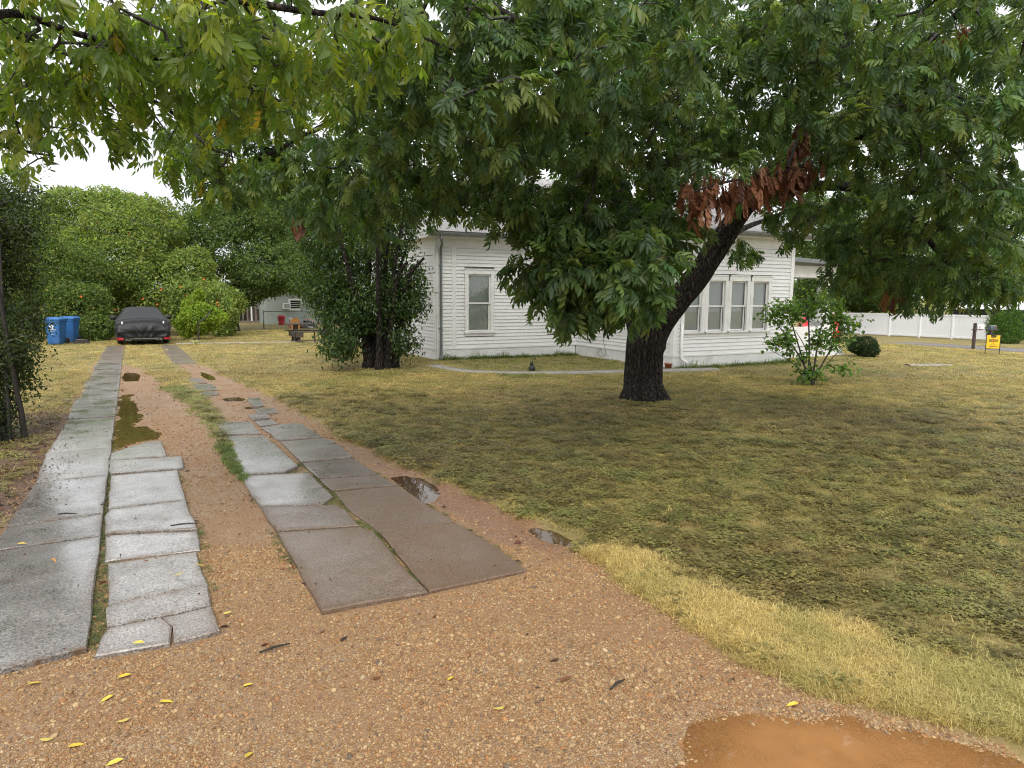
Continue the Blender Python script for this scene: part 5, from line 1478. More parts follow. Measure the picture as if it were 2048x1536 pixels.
V, Fq_ = s2l.wood(('limb',), 10); link('branch', mesh_np('branch', V, Fq_, M['bark'], smooth=True), over)
V, Fq_ = s2.wood(('twig',), 5); link('twigs', mesh_np('twigs', V, Fq_, M['twig'], smooth=True), over, kind='stuff')
over_protos = [compound(.17, r_n, .080, .031, 50, .55, .7, r=rP) for r_n in (3, 4, 3, 2, 4)]
def thin2(pos, r):
    x, y, d = proj(pos)
    e = np.interp(x, [0, 60, 120, 200, 330, 400, 470, 520, 600, 700, 850, 930], [400, 390, 335, 300, 360, 440, 440, 340, 290, 200, 150, 140])
    return (y < e) | (d < .6)
OVER = [(0.12, 0.175, 0.032), (0.09, 0.145, 0.032), (0.20, 0.24, 0.036), (0.42, 0.33, 0.05)]
print('over leaves', leafy(over, s2, tips, over_protos, over_protos, M['overleaf'], OVER, [5, 5, 3.5, .3], r2, 9, .8, 1.0, .6, 300, hold=thin2, fuzz=.03))

# ---------------------------------------------------------------- bushes and farther trees
oval = [leaflet(1.0, .5, .3, .15, 2), leaflet(1.0, .42, .15, .3, 2)]
tri = [leaflet(1.0, .55, .35, .2, 1), leaflet(1.0, .45, .2, .3, 1)]
def leaf_cloud(blobs, n, size, r, cols, wts, protos=tri, shell=.75, droop=.3, inner=.12, lump=.30, var=.3, clumps=14):
    """leaves through a union of lumpy ellipsoids, thickest near the outside"""
    sub_ = []
    for c, rad in blobs:                              # every mass breaks up into clumps
        rad = np.array(rad); sub_.append((np.array(c), rad*.80))
        for q in range(clumps):
            v = r.normal(size=3); v /= np.linalg.norm(v)
            f = r.uniform(.28, .45); sub_.append((np.array(c)+v*rad*r.uniform(.62, .80), np.maximum(rad*f, rad.mean()*.3)))
    blobs = sub_
    vol = np.array([b_[1][0]*b_[1][1]+b_[1][0]*b_[1][2]+b_[1][1]*b_[1][2] for b_ in blobs]); cnt = (vol/vol.sum()*n).astype(int)
    P = []; Nn = []
    for (c, rad), k in zip([(b_[0], b_[1]) for b_ in blobs], cnt):
        v = r.normal(size=(k, 3)); v /= np.linalg.norm(v, axis=1)[:, None]
        az = np.arctan2(v[:, 1], v[:, 0]); el = v[:, 2]
        lp = 1 + lump*(fbm(az*2.2+20, el*3.5+5+c[0], int(abs(c[0]*7)) % 50)*2-1) + lump*.6*(fbm(az*6+40, el*9, 7)*2-1)
        rr_ = (1-(1-shell)*r.random(k)**1.5)
        shoots = r.random(k) < .10; rr_[shoots] *= 1+.22*r.random(shoots.sum())**2
        ins = r.random(k) < inner; rr_[ins] *= r.random(ins.sum())**.5
        P.append(np.array(c)+v*np.array(rad)*(lp*rr_)[:, None]); Nn.append(v)
    P = np.concatenate(P); Nn = np.concatenate(Nn)
    keep = np.ones(len(P), bool)
    for (c, rad) in [(b_[0], b_[1]) for b_ in blobs]:     # drop what lies deep inside a neighbour
        q = (((P-np.array(c))/np.array(rad))**2).sum(1); keep &= (q > .45) | (r.random(len(P)) < inner)
    keep &= P[:, 2] > gz(P[:, 0], P[:, 1])+.02
    P, Nn = P[keep], Nn[keep]; k = len(P)
    D = r.normal(size=(k, 3))*.9 + Nn*.35 + np.array([0, 0, -droop])
    Rm = frames(D, Nn+r.normal(0, .5, (k, 3))+np.array([0, 0, .5]), r.normal(0, .4, k))
    scl = size*(.6+.8*r.random(k))
    tint = jitter_tint(cols, wts, k, r, var)
    return instance_np(protos, P, Rm, scl, r.integers(0, len(protos), k), tint)
def cloud_tree(name, base, label, cat, blobs, n, size, seed, cols, wts, trunk=None, bark='greybark', group=None, protos=tri, crown='crown', **kw):
    r = np.random.default_rng(seed)
    t = thing(name, base, label, cat, group)
    V, Fc, T = leaf_cloud(blobs, n, size, r, cols, wts, protos, **kw)
    link(crown, mesh_np(crown, V, Fc, M['farleaf'], T), t)
    if trunk:
        s = Skel(); s.limb(trunk)
        cs_ = [b_[0] for b_ in blobs]
        s.grow(np.array(cs_)+r.normal(0, .2, (len(cs_), 3)), r, .05, 30, .4)
        for i, rd in enumerate(s.rad):
            if rd < .03: s.rad[i] = .03
        V, Fq_ = s.wood(('limb', 'twig'), 8); link('trunk', mesh_np('trunk', V, Fq_, M[bark], smooth=True), t)
    return t
def bl(lst): return [(at(px, py, d), (rx, ry, rz_)) for px, py, d, rx, ry, rz_ in lst]
G1 = [(0.19, 0.25, 0.055), (0.14, 0.20, 0.045), (0.25, 0.30, 0.075), (0.08, 0.125, 0.035)]
# vine mound behind the car, tall bush mass, trees behind
vine = cloud_tree('vine_thicket', G(330, 680), 'tall vine covered thicket with orange flowers behind the covered car', 'thicket',
    bl([(250, 510, 34.5, 2.6, 1.8, 2.2), (330, 570, 34, 2.4, 1.6, 1.5), (400, 610, 33.5, 1.8, 1.4, 1.35), (440, 630, 32.5, .8, 1.0, 1.15), (210, 600, 34.5, 1.7, 1.4, 1.5), (300, 450, 36, 1.9, 1.6, 1.5), (380, 545, 35, 1.3, 1.4, 1.1)]),
    80000, .16, 31, G1, [4, 3, 3, 2], trunk=[(*(G(330, 664)), .10), (*(G(330, 664)+[0, 0, .8]), .08), (*(G(330, 664)+[0, 0, 1.4]), .05)])
M['flower'] = simple('orange_trumpet_flower', (0.62, 0.20, 0.05), .6, .2)
rf_ = np.random.default_rng(8)
fl = MB()
for k in range(20):
    px, py, d_ = [(280, 620, 32.3), (340, 600, 32.2), (415, 590, 31.8), (430, 615, 31.5), (130, 600, 29), (225, 465, 34), (250, 470, 34)][rf_.integers(0, 7)]
    c = at(px+rf_.normal(0, 22), py+rf_.normal(0, 14), d_)
    s_ = .05
    fl.add([c+np.array([0, 0, 0])]+[c+np.array([s_*math.cos(a), -.06, s_*math.sin(a)]) for a in np.linspace(0, 2*math.pi, 6, endpoint=False)], [(0, i+1, (i+1) % 6+1) for i in range(6)])
fl.build('flowers', M['flower'], vine, kind='stuff')
cloud_tree('tall_bush', G(110, 672), 'tall rounded green bush behind the blue bins', 'bush',
    bl([(120, 560, 31, 1.9, 1.5, 2.2), (165, 620, 29.8, 1.4, 1.1, 1.2), (60, 600, 30, 1.6, 1.3, 1.6), (195, 655, 29.3, .9, .8, .6)]), 60000, .12, 32,
    [(0.11, 0.165, 0.04), (0.15, 0.21, 0.045), (0.07, 0.11, 0.03), (.24, .23, .06)], [4, 3, 3, .5], trunk=[(*G(110, 672), .12), (*(G(110, 672)+[0, 0, 2]), .08)])
cloud_tree('broad_tree', G(170, 655), 'broad pale green tree above the thicket against the sky', 'tree',
    bl([(190, 440, 40, 3.0, 2.5, 1.6), (130, 480, 39, 2.4, 2.2, 2.0), (260, 440, 41, 2.2, 2.2, 1.5), (310, 480, 41, 1.8, 2, 1.4), (70, 500, 38, 2.0, 2, 2.0)]), 80000, .18, 33,
    [(0.19, 0.255, 0.065), (0.25, 0.31, 0.08), (0.13, 0.19, 0.055)], [3, 3, 2], trunk=[(*G(170, 655), .25), (*(G(170, 655)+[0, 0, 2.5]), .18), (*(G(170, 655)+[0, 0, 4]), .12)])
b2 = G(470, 662)
cloud_tree('shade_tree', b2, 'dark spreading tree standing right of the vine thicket', 'tree',
    bl([(470, 500, 39, 2.6, 2.2, 1.7), (540, 530, 38.5, 2.3, 2.0, 1.3), (430, 450, 40, 2.2, 2.2, 1.4), (590, 560, 38.5, 1.8, 1.6, .95), (510, 440, 40, 2.6, 2.2, 1.6), (500, 585, 38.5, 1.6, 1.4, .55)]), 75000, .16, 34,
    [(0.09, 0.14, 0.035), (0.12, 0.175, 0.04), (0.06, 0.10, 0.03)], [3, 3, 2], trunk=[(b2[0], b2[1], b2[2]-.1, .34), (b2[0], b2[1], b2[2]+.3, .22), (b2[0]+.1, b2[1], b2[2]+1.8, .19), (b2[0]+.3, b2[1], b2[2]+3.2, .14)], bark='bark')
cloud_tree('backdrop_tree', G(620, 640), 'yellow green tree rising behind the leafy bush', 'tree',
    bl([(600, 470, 46, 3.0, 2.5, 2.4), (680, 430, 47, 3.2, 2.6, 2.6), (560, 400, 48, 3, 3, 2)]), 52000, .20, 35, [(0.13, 0.165, 0.035), (0.10, 0.14, 0.03), (.17, .18, .04)], [3, 2, 1],
    trunk=[(*G(620, 640), .2), (*(G(620, 640)+[0, 0, 3]), .14)])
for i, (pts, lab) in enumerate([([(1650, 470, 52, 4, 3, 2.6), (1740, 440, 54, 4, 3, 3.2)], 'far tree showing over the porch roof'), ([(1850, 520, 62, 5, 4, 3.6), (1780, 560, 60, 4, 3, 2.2)], 'far green tree behind the white fence'),
        ([(1990, 500, 60, 5, 4, 4.2), (2060, 560, 58, 4, 3, 3)], 'far dense tree right of the white shed'), ([(1720, 590, 64, 3, 2.5, 1.6), (1650, 580, 66, 3, 3, 2)], 'far low tree between porch and white fence'), ([(-40, 500, 42, 3.2, 3, 4), (10, 560, 40, 2.2, 2, 2.6)], 'far tree behind the left edge bush')]):
    q = at(pts[0][0], 660, pts[0][2]); q[2] = gz(q[0], q[1])
    cloud_tree('far_tree', q, lab, 'tree', bl(pts), 40000, .22, 40+i, [(0.09, 0.14, 0.035), (0.06, 0.105, 0.03), (.14, .19, .05)], [3, 3, 1.5], trunk=[(*q, .2), (*(q+[0, 0, 2.5]), .14)], group='trees beyond the street and yard')
# trees far away that close the horizon
r9 = np.random.default_rng(77)
wb = []
for k in range(46):
    a = math.radians(-22+k*2.4); R_ = r9.uniform(120, 150); z0_ = r9.uniform(2.0, 4.5)
    wb.append(((R_*math.sin(a), R_*math.cos(a), z0_-2.0), (r9.uniform(5, 9), r9.uniform(4, 6), r9.uniform(5, 8))))
V, Fc, T = leaf_cloud(wb, 60000, .7, r9, G1, [3, 3, 1, 2])
o = link('far_woods', mesh_np('far_woods', V, Fc, M['farleaf'], T), kind='stuff'); tag(o, 'far belt of trees closing the horizon', 'woods')

# lime shrub, strap leaved tuft
q = G(398, 686)
cloud_tree('lime_shrub', q, 'bright lime green shrub right of the covered car', 'shrub', bl([(398, 640, 30.0, .85, .7, .70), (385, 612, 30.2, .45, .4, .55), (425, 635, 30, .55, .5, .55), (372, 655, 29.8, .5, .4, .4), (400, 592, 30.2, .22, .2, .35)]), 16000, .11, 51,
    [(0.22, 0.30, 0.03), (0.15, 0.24, 0.03), (0.30, 0.36, 0.05)], [3, 2, 1], trunk=[(*q, .03), (*(q+[0, 0, .8]), .02)], shell=.6, lump=.35)
q = G(392, 689)
sl_ = thing('strap_leaf_plant', q, 'tuft of pale arching strap leaves below the lime shrub', 'plant')
r_ = np.random.default_rng(5)
M['strap'] = simple('pale_strap_leaf', (.42, .46, .20), .5, .2)
for k in range(34):
    a = r_.random()*6.28; L = r_.uniform(.25, .5); w_ = .022; s_ = np.array([-math.sin(a), math.cos(a), 0])*w_/2; dr_ = np.array([math.cos(a), math.sin(a), 0])
    pts = [q+dr_*L*t*.8+np.array([r_.normal(0, .01), 0, L*(1.2*t-.9*t*t)]) for t in (0, .35, .7, 1)]
    V = []
    for i, p_ in enumerate(pts): V += [p_-s_*(1-i*.3), p_+s_*(1-i*.3)]
    MB().add(V, [(0, 1, 3, 2), (2, 3, 5, 4), (4, 5, 7, 6)]).build('leaf', M['strap'], sl_)

# clipped hedge by the steps, round bush across the street
q = G(1745, 715)
cloud_tree('clipped_hedge', q, 'small dark clipped hedge beside the porch steps', 'hedge', [((q[0], q[1]+.3, q[2]+.36), (.52, .45, .38)), ((q[0]+.05, q[1]+.25, q[2]+.22), (.5, .45, .3)), ((q[0]-.3, q[1]+.4, q[2]+.4), (.35, .35, .33))], 14000, .04, 61, [(0.02, 0.045, 0.014), (0.035, 0.065, 0.02)], [3, 1], lump=.14, shell=.85, clumps=0)
q = at(2003, 681, 47); q[2] = gz(q[0], q[1])
cloud_tree('round_bush', q, 'round dense green bush beside the white fence across the street', 'bush', [((q[0], q[1], q[2]+1.15), (1.25, 1.25, 1.15)), ((q[0]+.2, q[1]-.1, q[2]+.6), (1.4, 1.2, .8))], 16000, .10, 62, [(0.07, 0.14, 0.02), (0.10, 0.18, 0.025), (0.045, 0.09, 0.02)], [3, 2, 2], lump=.3, clumps=6)

# ---- many stemmed bush in front of the house corner
r3 = np.random.default_rng(41)
bb = G(757, 739)
bush = thing('leafy_bush', bb, 'large dark many stemmed bush beside the house corner', 'bush')
s3 = Skel()
bx_, by_ = bb[0], bb[1]
for k in range(13):
    a = r3.uniform(0, 6.28); ro = r3.uniform(.05, .42)
    px_ = bx_+ro*math.cos(a)*1.15; py_ = by_+ro*math.sin(a)*.7
    ln = r3.uniform(2.6, 4.2); lx, ly = np.clip(r3.normal(0, .25)+math.cos(a)*.45, -.6, .42), r3.normal(0, .3)+math.sin(a)*.4
    pts = [(px_, py_, -.1, .13), (px_+lx*.06, py_+ly*.06, .35, .10), (px_+lx*.3, py_+ly*.3, 1.2, .065), (px_+lx*.75, py_+ly*.75, 2.3, .05), (px_+lx*1.4, py_+ly*1.4, ln, .03)]
    skk = Skel(); skk.limb(pts)
    V, Fq_ = skk.wood(('limb',), 9); link('stem', mesh_np('stem', V, Fq_, M['bark'], smooth=True), bush)
    if k == 0: s3.limb(pts)
    else:
        n0 = len(s3.P); s3.limb(pts)
att = in_ellipsoids([(at(760, 600, 18.2), (1.15, 1.0, .9), 150), (at(690, 620, 18.0), (.75, .8, .85), 110), (at(660, 560, 18.2), (.9, .8, .8), 90), (at(810, 590, 18.4), (.55, .8, .9), 80), (at(700, 690, 17.6), (.75, .6, .32), 60), (at(800, 680, 18), (.45, .5, .35), 34),
    (at(740, 480, 18.4), (1.25, 1.1, .8), 120), (at(640, 470, 18.4), (.8, .9, .8), 70), (at(760, 400, 18.6), (1.3, 1.1, .8), 90)], r3)
att = att[att[:, 2] > .16]
att = att[(att[:, 2] > .85) | (np.abs((att-bb)@right0) > .55)]
tips = s3.grow(att, r3, .05, 3.0, .15, .12)
V, Fq_ = s3.wood(('twig',), 4); link('twigs', mesh_np('twigs', V, Fq_, M['twig'], smooth=True), bush, kind='stuff')
bprot = [leaflet(.105, .042, .3, .2, 2), leaflet(.09, .038, .2, .3, 2)]
leafy(bush, s3, tips, bprot, bprot, M['leaf'], [(0.034, 0.068, 0.020), (0.055, 0.10, 0.026), (0.11, 0.15, 0.035)], [4, 3, 1], r3, 78, .55, 1.0, .35, 0, fuzz=.13)

# ---- the dark shrub at the left edge
r4 = np.random.default_rng(42)
lb_ = G(5, 885)
eb = thing('edge_shrub', lb_, 'tall dark shrub with thin stems at the left edge of the drive', 'shrub')
s4 = Skel()
for k in range(12):
    ro = r4.uniform(.05, .5); a = r4.uniform(0, 6.28); px_ = lb_[0]-.1+ro*math.cos(a); py_ = lb_[1]+ro*math.sin(a)*1.3
    lx = r4.normal(.0, .4); ly = r4.normal(0, .4); hgt_ = r4.uniform(1.9, 3.3)
    pts = [(px_, py_, -.08, .045), (px_+lx*.15, py_+ly*.15, .4, .035), (px_+lx*.45, py_+ly*.45, 1.2, .028), (px_+lx*.8, py_+ly*.9, hgt_, .014)]
    s4.limb(pts); kk = Skel(); kk.limb(pts); V, Fq_ = kk.wood(('limb',), 7); link('stem', mesh_np('stem', V, Fq_, M['twig'], smooth=True), eb)
att = in_ellipsoids([(at(-10, 620, 9.6), (.55, .7, .75), 130), (at(10, 480, 9.7), (.6, .7, .6), 100), (at(0, 420, 10), (.75, .8, .5), 70), (at(-20, 760, 9.4), (.45, .6, .5), 80), (at(30, 700, 9.2), (.2, .4, .5), 34), (at(-10, 840, 9.3), (.38, .5, .22), 40)], r4)
att = env_reject(att, [(-900, 900), (0, 860), (60, 800), (80, 700), (90, 500), (110, 420), (400, 380)], r4, 10); att = att[proj(att)[0] < 95+r4.normal(0, 10, len(att))]
tips = s4.grow(att, r4, .05, 2.5, .12, .14)
V, Fq_ = s4.wood(('twig',), 4); link('twigs', mesh_np('twigs', V, Fq_, M['twig'], smooth=True), eb, kind='stuff')
lprot = [leaflet(.045, .024, .3, .15, 2), leaflet(.04, .022, .2, .2, 2)]
leafy(eb, s4, tips, lprot, lprot, M['leaf'], [(0.045, 0.068, 0.025), (0.07, 0.10, 0.03), (0.03, 0.046, 0.02)], [3, 2, 2], r4, 110, .4, 1.15, .2, 0, fuzz=.10)

# ---- young redbud
r5 = np.random.default_rng(43)
rb0 = G(1625, 770)
rb = thing('young_redbud', rb0, 'young open shrub with thin stems right of the big tree', 'shrub')
s5 = Skel()
for k, (tx, ty, r_) in enumerate([(1530, 620, .022), (1570, 600, .022), (1610, 585, .024), (1660, 600, .024), (1700, 640, .02), (1590, 660, .016), (1690, 690, .014), (1540, 700, .012)]):
    e = at(tx, ty, 15.9+r5.uniform(-.5, .5)); b0 = np.array(rb0)+[r5.uniform(-.10, .10), r5.uniform(-.1, .1), -.03]
    mid = b0*.45+e*.55+np.array([r5.uniform(-.08, .08), 0, .12])
    pts = [(*b0, r_), (*(b0*.8+mid*.2+[0, 0, .08]), r_*.9), (*mid, r_*.7), (*e, r_*.35)]
    s5.limb(pts); kk = Skel(); kk.limb(pts); V, Fq_ = kk.wood(('limb',), 7); link('stem', mesh_np('stem', V, Fq_, M['twig'], smooth=True), rb)
att = in_ellipsoids([(at(1570, 620, 15.9), (.55, .5, .3), 46), (at(1640, 610, 15.9), (.55, .5, .32), 46), (at(1690, 640, 15.9), (.4, .5, .3), 30), (at(1560, 680, 15.7), (.35, .4, .25), 22), (at(1660, 680, 15.8), (.5, .4, .25), 30), (at(1620, 750, 15.6), (.30, .3, .13), 26), (at(1600, 710, 15.7), (.3, .3, .2), 12), (at(1690, 738, 15.6), (.3, .25, .06), 8)], r5)
tips = s5.grow(att, r5, .04, 2, .1, .1)
V, Fq_ = s5.wood(('twig',), 4); link('twigs', mesh_np('twigs', V, Fq_, M['twig'], smooth=True), rb, kind='stuff')
hprot = [leaflet(.085, .075, .2, .15, 2), leaflet(.075, .07, .1, .2, 2)]
leafy(rb, s5, tips, hprot, hprot, M['leaf'], [(0.11, 0.20, 0.05), (0.15, 0.25, 0.06), (0.08, 0.15, 0.04), (.26, .30, .07)], [3, 2, 2, .4], r5, 17, .3, 1.1, .25, 0, fuzz=.08)

# ---------------------------------------------------------------- scattered ground cover
PROTO = {}
def proto_collection(name, meshes):
    c = bpy.data.collections.new(name)
    for i, me in enumerate(meshes):
        c.objects.link(bpy.data.objects.new('%s_%02d' % (name, i), me))
    return c
def scatter(name, coll, pos, rot, scl, idx, tint, label, cat, nproto):
    me = bpy.data.meshes.new(name)
    n = len(pos); me.vertices.add(n); me.vertices.foreach_set('co', np.ascontiguousarray(pos, np.float32).ravel())
    a = me.attributes.new('rot', 'FLOAT_VECTOR', 'POINT'); a.data.foreach_set('vector', np.ascontiguousarray(rot, np.float32).ravel())
    a = me.attributes.new('scl', 'FLOAT_VECTOR', 'POINT'); a.data.foreach_set('vector', np.ascontiguousarray(scl, np.float32).ravel())
    a = me.attributes.new('pick', 'INT', 'POINT'); a.data.foreach_set('value', np.ascontiguousarray(idx, np.int32))
    a = me.attributes.new('tint', 'FLOAT_COLOR', 'POINT'); c4 = np.ones((n, 4), np.float32); c4[:, :3] = tint; a.data.foreach_set('color', c4.ravel())
    o = link(name, me, kind='stuff'); tag(o, label, cat)
    ng = bpy.data.node_groups.new(name+'_scatter', 'GeometryNodeTree')
    ng.interface.new_socket('Geometry', in_out='INPUT', socket_type='NodeSocketGeometry')
    ng.interface.new_socket('Geometry', in_out='OUTPUT', socket_type='NodeSocketGeometry')
    gi = ng.nodes.new('NodeGroupInput'); go = ng.nodes.new('NodeGroupOutput')
    ip = ng.nodes.new('GeometryNodeInstanceOnPoints'); ci = ng.nodes.new('GeometryNodeCollectionInfo')
    ci.inputs['Collection'].default_value = coll; ci.inputs['Separate Children'].default_value = True; ci.inputs['Reset Children'].default_value = True
    def attr(nm, typ):
        k = ng.nodes.new('GeometryNodeInputNamedAttribute'); k.data_type = typ; k.inputs['Name'].default_value = nm
        return k.outputs['Attribute']
    e2r = ng.nodes.new('FunctionNodeEulerToRotation'); ng.links.new(attr('rot', 'FLOAT_VECTOR'), e2r.inputs[0])
    ng.links.new(gi.outputs[0], ip.inputs['Points']); ng.links.new(ci.outputs[0], ip.inputs['Instance'])
    ip.inputs['Pick Instance'].default_value = True
    ng.links.new(attr('pick', 'INT'), ip.inputs['Instance Index']); ng.links.new(e2r.outputs[0], ip.inputs['Rotation']); ng.links.new(attr('scl', 'FLOAT_VECTOR'), ip.inputs['Scale'])
    ng.links.new(ip.outputs[0], go.inputs[0])
    md = o.modifiers.new('scatter', 'NODES'); md.node_group = ng
    return o
rs = np.random.default_rng(99)
def grass_tuft(n, rad, L0, L1, wid, lean, seed, segs=2):
    r = np.random.default_rng(seed); V = []; Fc = []
    for k in range(n):
        a = r.random()*6.28; rr_ = rad*math.sqrt(r.random()); b0 = np.array([rr_*math.cos(a), rr_*math.sin(a), -.006])
        az = r.random()*6.28; d_ = np.array([math.cos(az), math.sin(az), 0]); L = r.uniform(L0, L1); ln = lean*r.uniform(.3, 1.6)
        s_ = np.array([-d_[1], d_[0], 0])*wid/2*r.uniform(.7, 1.2); i = len(V)
        p1 = b0+d_*L*.35*ln+np.array([0, 0, L*.62/(1+.2*ln)]); p2 = b0+d_*L*1.0*ln+np.array([0, 0, L*.95/(1+.9*ln)])
        V += [b0-s_, b0+s_, p1-s_*.8, p1+s_*.8, p2]
        Fc += [(i, i+1, i+3), (i, i+3, i+2), (i+2, i+3, i+4)]
    return mesh_np('tuft', np.array(V), np.array(Fc), M['blade'])
def weed_tuft(n, rad, seed):
    r = np.random.default_rng(seed); V = []; Fc = []
    for k in range(n):
        a = r.random()*6.28; rr_ = rad*math.sqrt(r.random()); h = r.uniform(.012, .045)
        c = np.array([rr_*math.cos(a), rr_*math.sin(a), h]); az = r.random()*6.28
        for q in range(3):
            b_ = az+q*2.09+r.normal(0, .15); d_ = np.array([math.cos(b_), math.sin(b_), r.uniform(-.25, .25)]); s_ = np.array([-d_[1], d_[0], 0]); L = r.uniform(.011, .019)
            i = len(V); V += [c, c+d_*L*.6+s_*L*.5+[0, 0, .001], c+d_*L*1.15, c+d_*L*.6-s_*L*.5+[0, 0, .001]]; Fc += [(i, i+1, i+2), (i, i+2, i+3)]
    return mesh_np('weed', np.array(V), np.array(Fc), M['blade'])
lawnC = proto_collection('lawn_protos', [grass_tuft(34, .085, .018, .045, .0042, 1.5, s) for s in range(5)] + [weed_tuft(26, .085, 20+s) for s in range(4)])
longC = proto_collection('long_protos', [grass_tuft(30, .055, .04, .10, .0036, 1.1, 50+s) for s in range(5)])

def frustum_pts(n, dmin, dmax, power=1.0):
    u = rs.random(n); d = (dmin**power+(dmax**power-dmin**power)*u)**(1/power)
    s = (rs.random(n)*2-1)*(1024/F*1.12)*(d+.35)
    x = d*math.sin(YAW)+s*math.cos(YAW); y = d*math.cos(YAW)-s*math.sin(YAW)
    return x, y, d
def slab_sd(x, y):
    m_ = np.full(x.shape, 9.0)
    for P in SLABS:
        c = P[:, :2].mean(0); k = (np.abs(x-c[0]) < 1.8) & (np.abs(y-c[1]) < 1.8)
        if k.any():
            m_[k] = np.minimum(m_[k], poly_sd(P, x[k], y[k]))
    return m_
def path_d(x, y):
    Pp = resamp(path_pts, 60); m_ = np.full(x.shape, 9.0)
    for q in Pp: m_ = np.minimum(m_, np.hypot(x-q[0], y-q[1]))
    return m_
def pud_sd(x, y):
    m_ = np.full(x.shape, 9.0)
    for P in PUD.values(): m_ = np.minimum(m_, poly_sd(P, x, y))
    return m_
def lawn_layer(n, dmin, dmax, power, s0, s1):
    x, y, d = frustum_pts(n, dmin, dmax, power)
    g, mud, lit, sd = masks(x, y)
    ok = (g < .45) & (mud < .5) & (poly_sd(house_poly, x, y) > .03) & (path_d(x, y) > .24) & (np.hypot(x-tb0[0], y-tb0[1]) > .5) & (slab_sd(x, y) > .01) & (pud_sd(x, y) > .03) & (rs.random(n) > lit*.75) & (np.abs(x-36.9) > 2.9) & (x < 52)
    x, y, d, sd, lit = x[ok], y[ok], d[ok], sd[ok], lit[ok]; k = len(x)
    z = ground_h(x, y)
    big = fbm(x*.28, y*.28, 60); mid = fbm(x*1.1, y*1.1, 70); fine = fbm(x*3.5, y*3.5, 75)
    # colour: dried yellow in the open, olive brown painted in for the crown's shade, green by the house bed
    dry = np.array([.52, .415, .145]); olive = np.array([.29, .258, .078]); brown = np.array([.29, .195, .095]); green = np.array([.20, .235, .055])
    shade_zone = np.clip(1-np.hypot((x-7.0)/7.5, (y-7.5)/7.0), 0, 1)**.6     # shade under the tree, put into the turf colour
    f = np.clip((mid-.5)*1.6+.60-.50*shade_zone+(fine-.5)*1.6, 0, 1)[:, None]
    c = olive*(1-f)+dry*f
    nearw = np.clip(1.25-d/8.5, 0, 1)[:, None]; c = c*(1-.14*nearw*(1-f*.6))
    fb = np.clip((big-.55)*2+(fine-.5)*1.4, 0, .4)[:, None]; c = c*(1-fb)+brown*fb
    bed = ((y > 14.6) & (x > 7.6) & (x < 12.7) & (y < 19.1)).astype(float)*np.clip(path_d(x, y)*2, 0, 1)
    bed = np.maximum(bed, np.clip(1-np.abs(y-14.0)/.5, 0, 1)*((x > 12) & (x < 19)))
    med = ((x > .3) & (x < 1.35) & (y > 7.6) & (y < 16)).astype(float)*.9
    fg = np.clip(np.maximum(bed*.75, med)+np.clip((fbm(x*.7, y*.7, 91)-.62)*4, 0, .5), 0, 1)[:, None]
    c = c*(1-fg)+green*fg
    c = c*(.55+.9*rs.random((k, 1)))*(1+.15*(rs.random((k, 3))-.5))
    # broad leaved weeds in patches near the drive
    wz = np.clip(.30+.75*(fbm(x*1.3, y*1.3, 81)-.2), 0, 1)*np.clip(1.5-d/10, 0, 1)
    wz = np.maximum(wz, np.clip(1-np.abs(sd-.45)/.5, 0, 1)*(y > 4.2)*(y < 9)*.95)
    verge = (sd < np.clip(1.0-np.maximum(0, y-2.6)*.33, .22, 1.0)*(.45+.5*fine)) & (x > 2.3) & (y < 4.35+.5*(fine-.5))
    isw = (rs.random(k) < wz*.62) & (~verge | (rs.random(k) < .12))
    c = np.where(verge[:, None], np.array([.44, .345, .125])*(.6+.8*rs.random((k, 1))), c)
    idx_ = np.where(isw, rs.integers(5, 9, k), rs.integers(0, 5, k))
    wc = (np.array([.215, .195, .062])+(fine[:, None]-.5)*np.array([-.06, .05, 0]))*(.5+1.0*rs.random((k, 1))); c = np.where(isw[:, None], wc, c)
    s = rs.uniform(s0, s1, k)*(1+.5*(rs.random(k) < .06)*(~isw))
    rot = np.stack([rs.normal(0, .08, k), rs.normal(0, .08, k), rs.random(k)*6.28], 1)
    return np.stack([x, y, z-.004], 1), rot, np.stack([s, s, s*rs.uniform(.7, 1.2, k)], 1), idx_, c
parts = [lawn_layer(31000, 2.6, 9.5, 2, .8, 1.15), lawn_layer(30000, 9.0, 17, 2, 1.0, 1.5), lawn_layer(29000, 16.5, 40, 1.6, 1.4, 2.2)]
scatter('lawn_grass', lawnC, *[np.concatenate([p_[i] for p_ in parts]) for i in range(5)], 'short patchy lawn grass and weeds across the yard', 'grass', 9)
# long dry grass along the gravel edge, green fringe on the middle strip
x, y, d = frustum_pts(140000, 2.2, 9.0, 1.6)
g, mud, lit, sd = masks(x, y)
w_in = np.clip(1.0-np.maximum(0, y-2.6)*.33, .22, 1.0)*.72
ok = (sd > -.05+.06*rs.random(len(x))) & (sd < w_in*(.55+.6*fbm(x*2, y*2, 12)+.35*rs.random(len(x))**2)) & (x > 2.3) & (y < 4.4+.5*(fbm(x*3, y*3, 5)-.5)) & (pud_sd(x, y) > -.02)
x1_, y1_ = x[ok], y[ok]
m2 = (g < .65) & (x > .45) & (x < 1.4) & (y > 7.4) & (y < 14) & (slab_sd(x, y) > -.02) & (rs.random(len(x)) < .9)
x2_, y2_ = x[m2], y[m2]
ssx = slab_sd(x, y)
m3 = (ssx > -.012) & (ssx < .06) & (rs.random(len(x)) < np.maximum(.35*np.clip((fbm(x*1.7, y*1.7, 44)-.42)*5, 0, 1), .9*((x > 1.15) & (x < 2.0) & (y < 8.6))*np.clip((fbm(x*2.3, y*2.3, 47)-.3)*5, 0, 1)+.75*((x > -.40) & (x < -.12) & (y > 4.4)))) & (x > -.6) & (y > 4.4) & (pud_sd(x, y) > .02)
x3_, y3_ = x[m3], y[m3]
